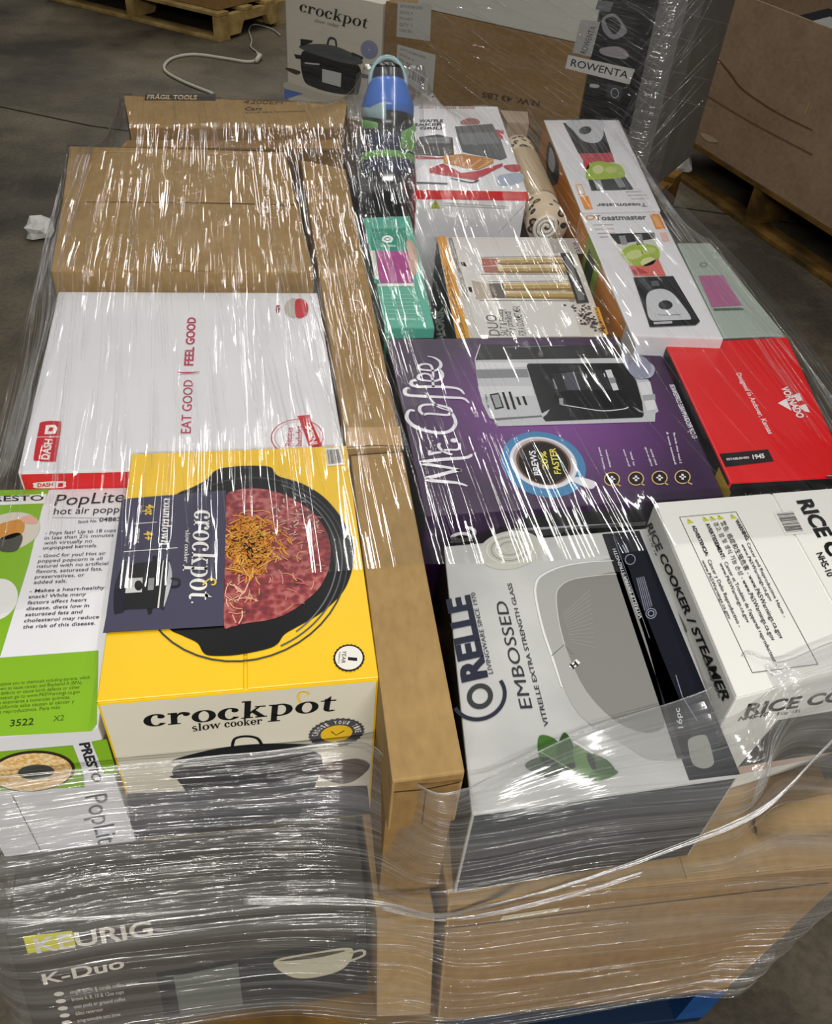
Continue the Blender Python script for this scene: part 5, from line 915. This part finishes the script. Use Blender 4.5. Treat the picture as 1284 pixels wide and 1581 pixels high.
g2 = box2('grey_carton','grey carton at the right end of the second wrapped stack',1.218,1.30,1.05,.362,.55,[mat('grey_card','#6f6d68',.5,.4,vary=.2,vscale=8)]*5)

# ---------------------------------------------------------------- gaylord bin on its pallet (right)
aG = math.radians(-80.37); UG = Vector((math.cos(aG),math.sin(aG),0)); VG = Vector((-UG.y,UG.x,0)); PG = Vector((1.93,3.90,0))
gl = thing('bulk_bin',PG+UG*.65+VG*.55+Vector((0,0,.18)),'tall brown corrugated bulk bin on a pallet at right','bin'); org = gl.location.copy()
def atg(u,v,z): return PG+UG*u+VG*v+Vector((0,0,z))-org
outl = [(.0,.12),(.06,.0),(1.5,.0),(1.6,.12),(1.6,1.05),(1.5,1.15),(.06,1.15),(.0,1.05)]
bm = bmesh.new(); zt=.765; th=.012; ins=[(.012,.125),(.066,.012),(1.494,.012),(1.588,.125),(1.588,1.045),(1.494,1.138),(.066,1.138),(.012,1.045)]
rings=[[bm.verts.new(atg(u,v,z)) for u,v in P] for P,z in ((outl,.182),(outl,.45),(outl,zt),(ins,zt),(ins,.2))]
for a,b in zip(rings,rings[1:]):
    for k in range(8): bm.faces.new((a[k],a[(k+1)%8],b[(k+1)%8],b[k]))
bm.faces.new(rings[0][::-1]); bm.faces.new(rings[-1]); mesh_obj('bin_wall',bm,KRAFT3,gl)
pr = Print(None,None,'scuff_marks',gl,(PG-org,UG,Vector((0,0,1)),-VG),lift=.0015)
pr.line([(0.2897,0.5308),(0.4193,0.4948),(0.5214,0.4638),(0.7501,0.4469),(0.9627,0.4495)], [.004,.009,.006,.005,.004], ink('#5a4632'), 1, 3); pr.line([(0.1305,0.387),(0.4426,0.3739),(0.6964,0.3713),(1.0072,0.3755)], .005, ink('#66513b'), 1, 3); pr.line([(0.1222,0.2569),(0.3287,0.2437)], .004, ink('#8a745c'), 1); pr.smooth([(0.3359,0.2304),(0.4,0.2437),(0.4716,0.2393),(0.3997,0.2181)], ink('#a5937c'), 1); pr.smooth([(0.2794,0.5333),(0.3199,0.5326),(0.3391,0.5138),(0.309,0.5118)], ink('#a5937c'), 1)
pr.line([(0.9014,0.5285),(0.8991,0.4858)], .004, ink('#b59a6a'), 1); pr.done()
Mg = Matrix.Translation(PG+UG*(-.02)+VG*0.0)@Matrix.Rotation(aG,4,'Z')
pallet('dirty yellow-brown pallet under the tall brown bulk bin', Mg, 1.62, 1.2, .18, WOODX, WOODX, WOODX)
def inbin(name,label,cat,u,v,z,s,m,rz):
    o = thing(name, atg(u,v,z)+org, label, cat); o.rotation_euler = (.15,.1,rz)
    bm = bmesh.new(); add_box(bm,(-s[0]/2,-s[1]/2,0),(s[0]/2,s[1]/2,s[2])); bevel_all(bm,.004); mesh_obj('carton',bm,m,o)
    bm = bmesh.new(); add_box(bm,(-s[0]*.3,-s[1]*.3,s[2]+.0005),(s[0]*.3,s[1]*.3,s[2]+.002)); mesh_obj('lid_label',bm,ink('#8a8a86'),o)
inbin('white_box','white box lying inside the bulk bin near its rim','box',.98,.22,.50,(.30,.2,.24),WHITE,-1.2)
inbin('white_box','white box lying deeper in the bulk bin, cut by the picture edge','box',1.32,.24,.50,(.24,.22,.2),WHITE,-1.4)
inbin('black_box','black box inside the bulk bin behind its near rim','box',.60,.28,.46,(.36,.3,.24),BLACKC,-1.3)
rb = thing('red_bag',atg(.95,.80,.66)+org,'shiny dark red bag bulging out of the bulk bin','bag')
bm = bmesh.new(); bmesh.ops.create_icosphere(bm,subdivisions=3,radius=1)
for v in bm.verts: v.co = Vector((v.co.x*.3,v.co.y*.2,v.co.z*.10))*(1+.08*math.sin(v.co.x*9+v.co.y*7))
mesh_obj('bag_body',bm,mat('red_bag_film','#7d2226',.2,.6,bump=.6,bscale=25),rb,True)

# ---------------------------------------------------------------- far pallet with wrapped goods, floor litter
a3 = math.atan2(5.7616-6.6836,-.0995+1.2076); M3 = Matrix.Translation((-1.2076,6.6836,0))@Matrix.Rotation(a3,4,'Z')
pallet('weathered light wooden pallet standing on the floor at top left', M3, 1.44, 1.25, .155, WOOD, WOOD, WOOD)
gd = Carton('wrapped_carton','brown film-wrapped goods on the light wooden pallet at top left','box',[tuple((M3@Vector(p))[:2]) for p in ((.06,.06,0),(1.40,.05,0),(1.40,1.2,0),(.06,1.2,0))],.75,.593,[KRAFT2]*5)
CORD = mat('white_cord','#b9b5a6',.5,.4)
crd = thing('cord',(0.05,5.4,0),'white cord lying in a loop on the concrete floor at top left','cord')
bm = bmesh.new(); pts = [(-.14,4.75),(-.30,4.95),(-.40,5.15),(-.37,5.36),(-.25,5.46),(-.08,5.40),(.05,5.34),(.12,5.40),(.12,5.52),(.08,5.66),(.09,5.80),(.08,6.05),(.12,6.19),(.22,6.10),(.27,5.95)]
P = [Vector((p[0]-.05,p[1]-5.4,.008)) for p in spline(pts,6)]; n_=len(P); tube(bm,P,[.0085 if i<n_*.5 else .004 for i in range(n_)],8); mesh_obj('cable',bm,CORD,crd,True)
bm = bmesh.new(); tube(bm,[(.05,-.06,.012),(.075,.02,.02),(.06,.1,.012)],[.012,.016,.008],8); mesh_obj('knot',bm,CORD,crd,True)
def scrap(loc,s,label,seed):
    rr = random.Random(seed); o = thing('plastic_scrap',loc,label,'plastic scrap','plastic scraps on the floor')
    bm = bmesh.new(); bmesh.ops.create_icosphere(bm,subdivisions=2,radius=1)
    for v in bm.verts: v.co = v.co*(1+rr.uniform(-.3,.25)); v.co = Vector((v.co.x*s[0],v.co.y*s[1],max(0,v.co.z+.7)*s[2]))
    mesh_obj('crumpled_film',bm,mat('white_plastic','#c9c8c2',.35,.5),o)
scrap((-.75,3.10,0),(.05,.06,.035),'crumpled white plastic scrap on the floor at left',1)
scrap((2.02,3.72,0),(.05,.05,.05),'crumpled white plastic scrap beside the bulk bin pallet',2)

# ---------------------------------------------------------------- stretch film
wrap = thing('stretch_wrap',(.3,1.2,.15),'clear streaky stretch wrap pulled over and round the whole load in front','stretch wrap')
WO = Vector((.3,1.2,.15))
TOPF = film_mat('film_over_load', haze=.004, gloss=1.0, rough=.05, scale=(42,1.3,8), bump=1.0, dist=.010, det=1.6, slack=True, streak=.03)
# drape: a tight membrane resting on the box tops
X = np.linspace(-.50,1.20,171); Y = np.linspace(.70,2.52,140); XX,YY = np.meshgrid(X,Y)
H0 = np.full(XX.shape,-1.0)
def inside(C,x,y):
    r = np.ones(x.shape,bool); n=len(C)
    for i in range(n):
        (ax,ay),(bx,by) = C[i],C[(i+1)%n]; r &= ((bx-ax)*(y-ay)-(by-ay)*(x-ax)) > -.002
    return r
for bx in (ck,pp,da,ka,kb,kc,sn,sf,cf,vo,ri,co,tn,tf,ml,te,pk,bb,wa,kg):
    msk = inside([(v.x,v.y) for v in bx.C],XX,YY); H0[msk] = np.maximum(H0[msk],bx.zt+.004)
rr_ = ((XX-.335-(YY-1.95)*.15)/.075)**2; msk = (rr_<1)&(YY>1.93)&(YY<2.14); H0[msk] = np.maximum(H0[msk],.70+(YY[msk]-1.93)*.75)
Hm = np.maximum(H0,.5)
bL = .36+.10*(YY[:,0]-.7)/1.8; bR = .42+.05*(YY[:,0]-.7)/1.8
for it in range(900):
    Hm[1:-1,1:-1] = .25*(Hm[:-2,1:-1]+Hm[2:,1:-1]+Hm[1:-1,:-2]+Hm[1:-1,2:])
    Hm[:,0] = bL; Hm[:,-1] = bR; Hm[0,:] = Hm[1,:]; Hm[-1,:] = .42
    Hm = np.maximum(Hm,H0)
bm = bmesh.new(); G = [[bm.verts.new(Vector((X[j],Y[i],Hm[i,j]))-WO) for j in range(len(X))] for i in range(len(Y))]
for i in range(len(Y)-1):
    for j in range(len(X)-1): bm.faces.new((G[i][j],G[i][j+1],G[i+1][j+1],G[i+1][j]))
sheet = mesh_obj('top_sheet',bm,TOPF,wrap,True,recalc=False)
SL = 1/(1+np.exp(-(np.maximum(YY-1.30-.05*np.sin(XX*23), .34-XX+.08*np.sin(YY*9)))/.035)); SL *= np.clip((YY-.74)/.24,0,1)**.8; SL = np.maximum(.10+.15*np.sin(XX*31)**2, SL)
sa = sheet.data.attributes.new('slack','FLOAT','POINT'); sa.data.foreach_set('value', SL.ravel().astype(np.float32))
def hgt(x,y):
    j = np.clip((x-X[0])/(X[1]-X[0]),0,len(X)-1.001); i = np.clip((y-Y[0])/(Y[1]-Y[0]),0,len(Y)-1.001)
    j0,i0 = int(j),int(i); a,b = j-j0,i-i0
    return (Hm[i0,j0]*(1-a)+Hm[i0,j0+1]*a)*(1-b)+(Hm[i0+1,j0]*(1-a)+Hm[i0+1,j0+1]*a)*b
CREASE = film_mat('film_crease', haze=.05, gloss=1.1, rough=.07, scale=(60,3,60), bump=.0, dist=.001, streak=.2)
def ridge(bm, pts, w, up=Vector((0,0,1))):                   # a rounded fold lying on the film
    prev=None; N=len(pts)
    for i,p in enumerate(pts):
        d = (pts[min(i+1,N-1)]-pts[max(i-1,0)]).normalized(); s = d.cross(up).normalized(); k = math.sin(math.pi*min(1,(i+.35)/(N-.3)))**.5
        ww = w*max(.15,k); cur = [bm.verts.new(p-s*ww*.5*math.cos(t)+up*ww*.5*math.sin(t)) for t in (0,.785,1.571,2.356,3.1416)]
        if prev:
            for q in range(4): bm.faces.new((prev[q],cur[q],cur[q+1],prev[q+1])).smooth = True
        prev = cur
rs = random.Random(5)
bm = bmesh.new()
def streak(x,y0,ln,w,drift):
    pts=[]; n=max(3,int(ln/.03))
    for k in range(n+1):
        y = y0+ln*k/n; xx = x-drift*(y-y0)+.0005*math.sin(k*.8+x*50)
        if not(-.49<xx<1.19 and .71<y<2.5): continue
        pts.append(Vector((xx,y,hgt(xx,y)+.001))-WO)
    if len(pts)>2: ridge(bm,pts,w)
for i in range(330):                                          # left half, dense
    streak(rs.uniform(-.40,.24), rs.uniform(.72,2.2), rs.choice((.10,.16,.25,.45)), rs.uniform(.0009,.0030), rs.uniform(.05,.085))
for i in range(60): streak(rs.uniform(.14,.40), rs.uniform(.9,2.0), rs.choice((.2,.4,.7)), rs.uniform(.001,.003), rs.uniform(.02,.10))
for i in range(170): streak(rs.uniform(.24,.95), rs.uniform(.8,2.2), rs.choice((.08,.14,.25)), rs.uniform(.0007,.0018), rs.uniform(-.02,.12))
for i in range(150): streak(rs.uniform(.86,1.12), rs.uniform(.9,2.2), rs.choice((.12,.25,.5)), rs.uniform(.001,.0028), rs.uniform(-.14,-.06))
for i in range(150): streak(rs.uniform(-.46,-.33), rs.uniform(.75,2.3), rs.choice((.12,.25,.5)), rs.uniform(.001,.003), rs.uniform(-.02,.04))
cr = mesh_obj('top_creases',bm,CREASE,wrap); cr['kind']='stuff'
# band of film round the sides: columns from the left rear round the front to the right rear
COLS = [ [(-.405,2.2,.52),(-.405,2.2,.48),(-.41,2.2,.42),(-.41,2.2,.35),(-.405,2.2,.27),(-.40,2.2,.15)],
 [(-.40,1.3,.52),(-.40,1.3,.48),(-.405,1.3,.42),(-.40,1.3,.35),(-.395,1.3,.27),(-.385,1.3,.15)],
 [(-.39,.62,.55),(-.39,.62,.52),(-.39,.60,.45),(-.385,.58,.36),(-.375,.56,.28),(-.365,.56,.15)],
 [(-.365,.530,.556),(-.367,.525,.535),(-.368,.495,.45),(-.362,.444,.36),(-.352,.430,.28),(-.345,.385,.13)],
 [(-.20,.528,.554),(-.20,.522,.535),(-.20,.490,.45),(-.20,.438,.36),(-.20,.418,.28),(-.20,.378,.13)],
 [(-.03,.526,.552),(-.03,.518,.53),(-.03,.480,.45),(-.03,.432,.36),(-.03,.408,.28),(-.03,.374,.13)],
 [(.085,.524,.556),(.085,.512,.535),(.085,.455,.46),(.085,.414,.37),(.085,.386,.28),(.085,.346,.13)],
 [(.14,.402,.646),(.14,.398,.60),(.14,.395,.50),(.14,.386,.39),(.14,.376,.28),(.14,.336,.13)],
 [(.20,.425,.612),(.20,.392,.590),(.20,.388,.50),(.20,.376,.40),(.20,.352,.28),(.20,.324,.135)],
 [(.328,.472,.606),(.33,.392,.603),(.33,.386,.52),(.33,.370,.42),(.33,.345,.28),(.33,.318,.145)],
 [(.493,.507,.606),(.49,.390,.604),(.49,.380,.53),(.48,.360,.42),(.47,.336,.29),(.46,.314,.16)],
 [(.527,.515,.632),(.53,.43,.628),(.53,.407,.545),(.53,.358,.42),(.51,.334,.295),(.49,.312,.165)],
 [(.562,.501,.656),(.57,.458,.654),(.58,.435,.56),(.58,.352,.42),(.56,.333,.30),(.52,.310,.17)],
 [(.644,.521,.657),(.66,.475,.656),(.68,.425,.56),(.70,.348,.42),(.66,.331,.32),(.60,.306,.19)],
 [(.80,.56,.656),(.815,.51,.65),(.83,.49,.55),(.80,.46,.42),(.74,.45,.32),(.66,.45,.20)],
 [(.96,.85,.62),(.965,.85,.58),(.97,.85,.5),(.94,.85,.42),(.88,.85,.32),(.82,.85,.2)],
 [(1.10,1.5,.58),(1.10,1.5,.52),(1.08,1.5,.46),(1.02,1.5,.38),(.96,1.5,.3),(.92,1.5,.17)],
 [(1.12,2.3,.56),(1.12,2.3,.52),(1.10,2.3,.46),(1.05,2.3,.38),(1.0,2.3,.3),(.97,2.3,.17)] ]
NC,NR = 12,7
rowsC = [spline([c[r] for c in COLS],NC) for r in range(6)]
surf = [spline([rowsC[r][i] for r in range(6)],NR) for i in range(len(rowsC[0]))]
SA = np.array(surf)                                           # [along, down, xyz]
NA,ND = SA.shape[:2]
SIDEF = film_mat('uv_film_side', haze=.05, gloss=1.2, rough=.10, scale=(1.3,95,1), bump=1.0, dist=.006, det=4, streak=.30)
bm = bmesh.new(); uvl = bm.loops.layers.uv.new('UVMap')
SV = [[bm.verts.new(Vector(SA[i,j])-WO) for j in range(ND)] for i in range(NA)]
arc = np.concatenate([[0],np.cumsum(np.linalg.norm(np.diff(SA[:,ND//2],axis=0),axis=1))])
dn = np.concatenate([[0],np.cumsum(np.linalg.norm(np.diff(SA[60],axis=0),axis=1))])
for i in range(NA-1):
    for j in range(ND-1):
        f = bm.faces.new((SV[i][j],SV[i+1][j],SV[i+1][j+1],SV[i][j+1]))
        for lp,(a,b) in zip(f.loops,((i,j),(i+1,j),(i+1,j+1),(i,j+1))): lp[uvl].uv = (arc[a],dn[b])
mesh_obj('side_band',bm,SIDEF,wrap,True)
def sp(a,b):
    a = min(max(a,0),NA-1.001); b = min(max(b,0),ND-1.001); i,j = int(a),int(b); u,v = a-i,b-j
    p = (SA[i,j]*(1-u)+SA[i+1,j]*u)*(1-v)+(SA[i,j+1]*(1-u)+SA[i+1,j+1]*u)*v
    d1 = SA[min(i+1,NA-1),j]-SA[i,j]; d2 = SA[i,min(j+1,ND-1)]-SA[i,j]; n = np.cross(d2,d1); n = n/(np.linalg.norm(n)+1e-9)
    if n[1] > 0 and 30<i<160: n = -n
    return Vector(p), Vector(n)
bm = bmesh.new()
def sstreak(a0,b0,la,slope,w):
    n = max(4,int(la/2)); pts=[]
    nn=None
    for k in range(n+1):
        p,nv = sp(a0+la*k/n, b0+slope*la*k/n+.02*math.sin(k*.5+a0)); pts.append(p+nv*.0015-WO); nn = nv if nn is None else nn
    ridge(bm,pts,w,nn)
for i in range(340):
    b = rs.uniform(0.5,ND-1.5); a = rs.uniform(24,NA-40)
    sstreak(a,b,rs.uniform(6,46),rs.uniform(-.03,.03),rs.uniform(.0007,.0020))
cr = mesh_obj('side_creases',bm,CREASE,wrap); cr['kind']='stuff'
ROPE = film_mat('film_rope', haze=.15, gloss=2.2, rough=.16, scale=(60,60,60), bump=.4, dist=.002, streak=.4)
def rope(name, pts, r, n=8, strands=3, spread=.0022):        # fine film strands
    bm = bmesh.new(); P = [Vector(p)-WO for p in spline(pts,n)]
    for k in range(strands):
        f = (k/(max(1,strands-1))-.5)*2*spread; ph = rs.uniform(0,6)
        Q = [p+Vector((0,-.001,f*(.55+.45*math.sin(i*.11+ph))+rs.uniform(-.0006,.0006))) for i,p in enumerate(P)]
        tube(bm,Q,[r*rs.uniform(.5,1.0)*(.35+.65*abs(math.sin(i*.23+ph))) for i in range(len(P))],6)
    return mesh_obj(name,bm,ROPE,wrap,True)
rope('film_glare_strands', [(-.37,.46,.385),(-.30,.452,.372),(-.2,.446,.366),(-.10,.442,.36)], .0013, strands=5, spread=.008)  # pale strands shaped to imitate the broad glare band on the front film
rope('film_glare_strands', [(-.06,.436,.385),(.03,.425,.378),(.10,.412,.376),(.16,.386,.385),(.22,.376,.415),(.32,.372,.455),(.42,.374,.50),(.52,.382,.55),(.60,.42,.60),(.70,.47,.645)], .0014, strands=7, spread=.011)
rope('film_glare_strands', [(.10,.410,.366),(.17,.384,.372),(.24,.374,.395),(.33,.370,.43),(.40,.37,.46)], .0011, strands=4, spread=.008)
rope('film_edge', [(-.365,.530,.557),(-.2,.528,.555),(-.03,.526,.553),(.085,.522,.556),(.11,.45,.62),(.14,.401,.648),(.175,.402,.645),(.20,.425,.613),(.328,.472,.607),(.493,.507,.608),(.53,.52,.652),(.562,.501,.658),(.644,.521,.659),(.80,.56,.658)], .0008)

# film round the second pallet
w2p = thing('stretch_wrap',at2(.6,-.02,.15),'clear stretch wrap with bright glints round the second stack behind','stretch wrap')
W2O = w2p.location.copy()
F2M = film_mat('film_second_stack', haze=.03, gloss=1.6, rough=.09, scale=(3,3,46), bump=1.0, dist=.022, det=2.5, streak=.12)
bm = bmesh.new(); us = np.linspace(-.16,1.335,60); zs = np.linspace(.16,1.06,40)
def f2(u,z): return at2(u,-.012-.010*math.sin(u*5+z*9)*0.5-(.012 if u>1.2 else 0)+max(0,u-1.28)*1.2,z)
g = [[bm.verts.new(f2(u,z)-W2O) for z in zs] for u in us]
for a,b in zip(g,g[1:]):
    for k in range(len(zs)-1): bm.faces.new((a[k],b[k],b[k+1],a[k+1]))
mesh_obj('film_sheet',bm,F2M,w2p,True)
bm = bmesh.new()
for i in range(190):
    right = i%3; u = rs.uniform(.35,1.2) if right else rs.uniform(1.18,1.32); z = rs.uniform(.4,1.0); ln = rs.uniform(.05,.3); an = -.28+rs.uniform(-.12,.12) if right else 1.2+rs.uniform(-.2,.2)
    pts = [f2(u+ln*k/6*math.cos(an),z+ln*k/6*math.sin(an))-V2*.002-W2O for k in range(7)]
    ridge(bm,pts,rs.uniform(.0015,.004),-V2)
cr = mesh_obj('film_creases',bm,CREASE,w2p); cr['kind']='stuff'
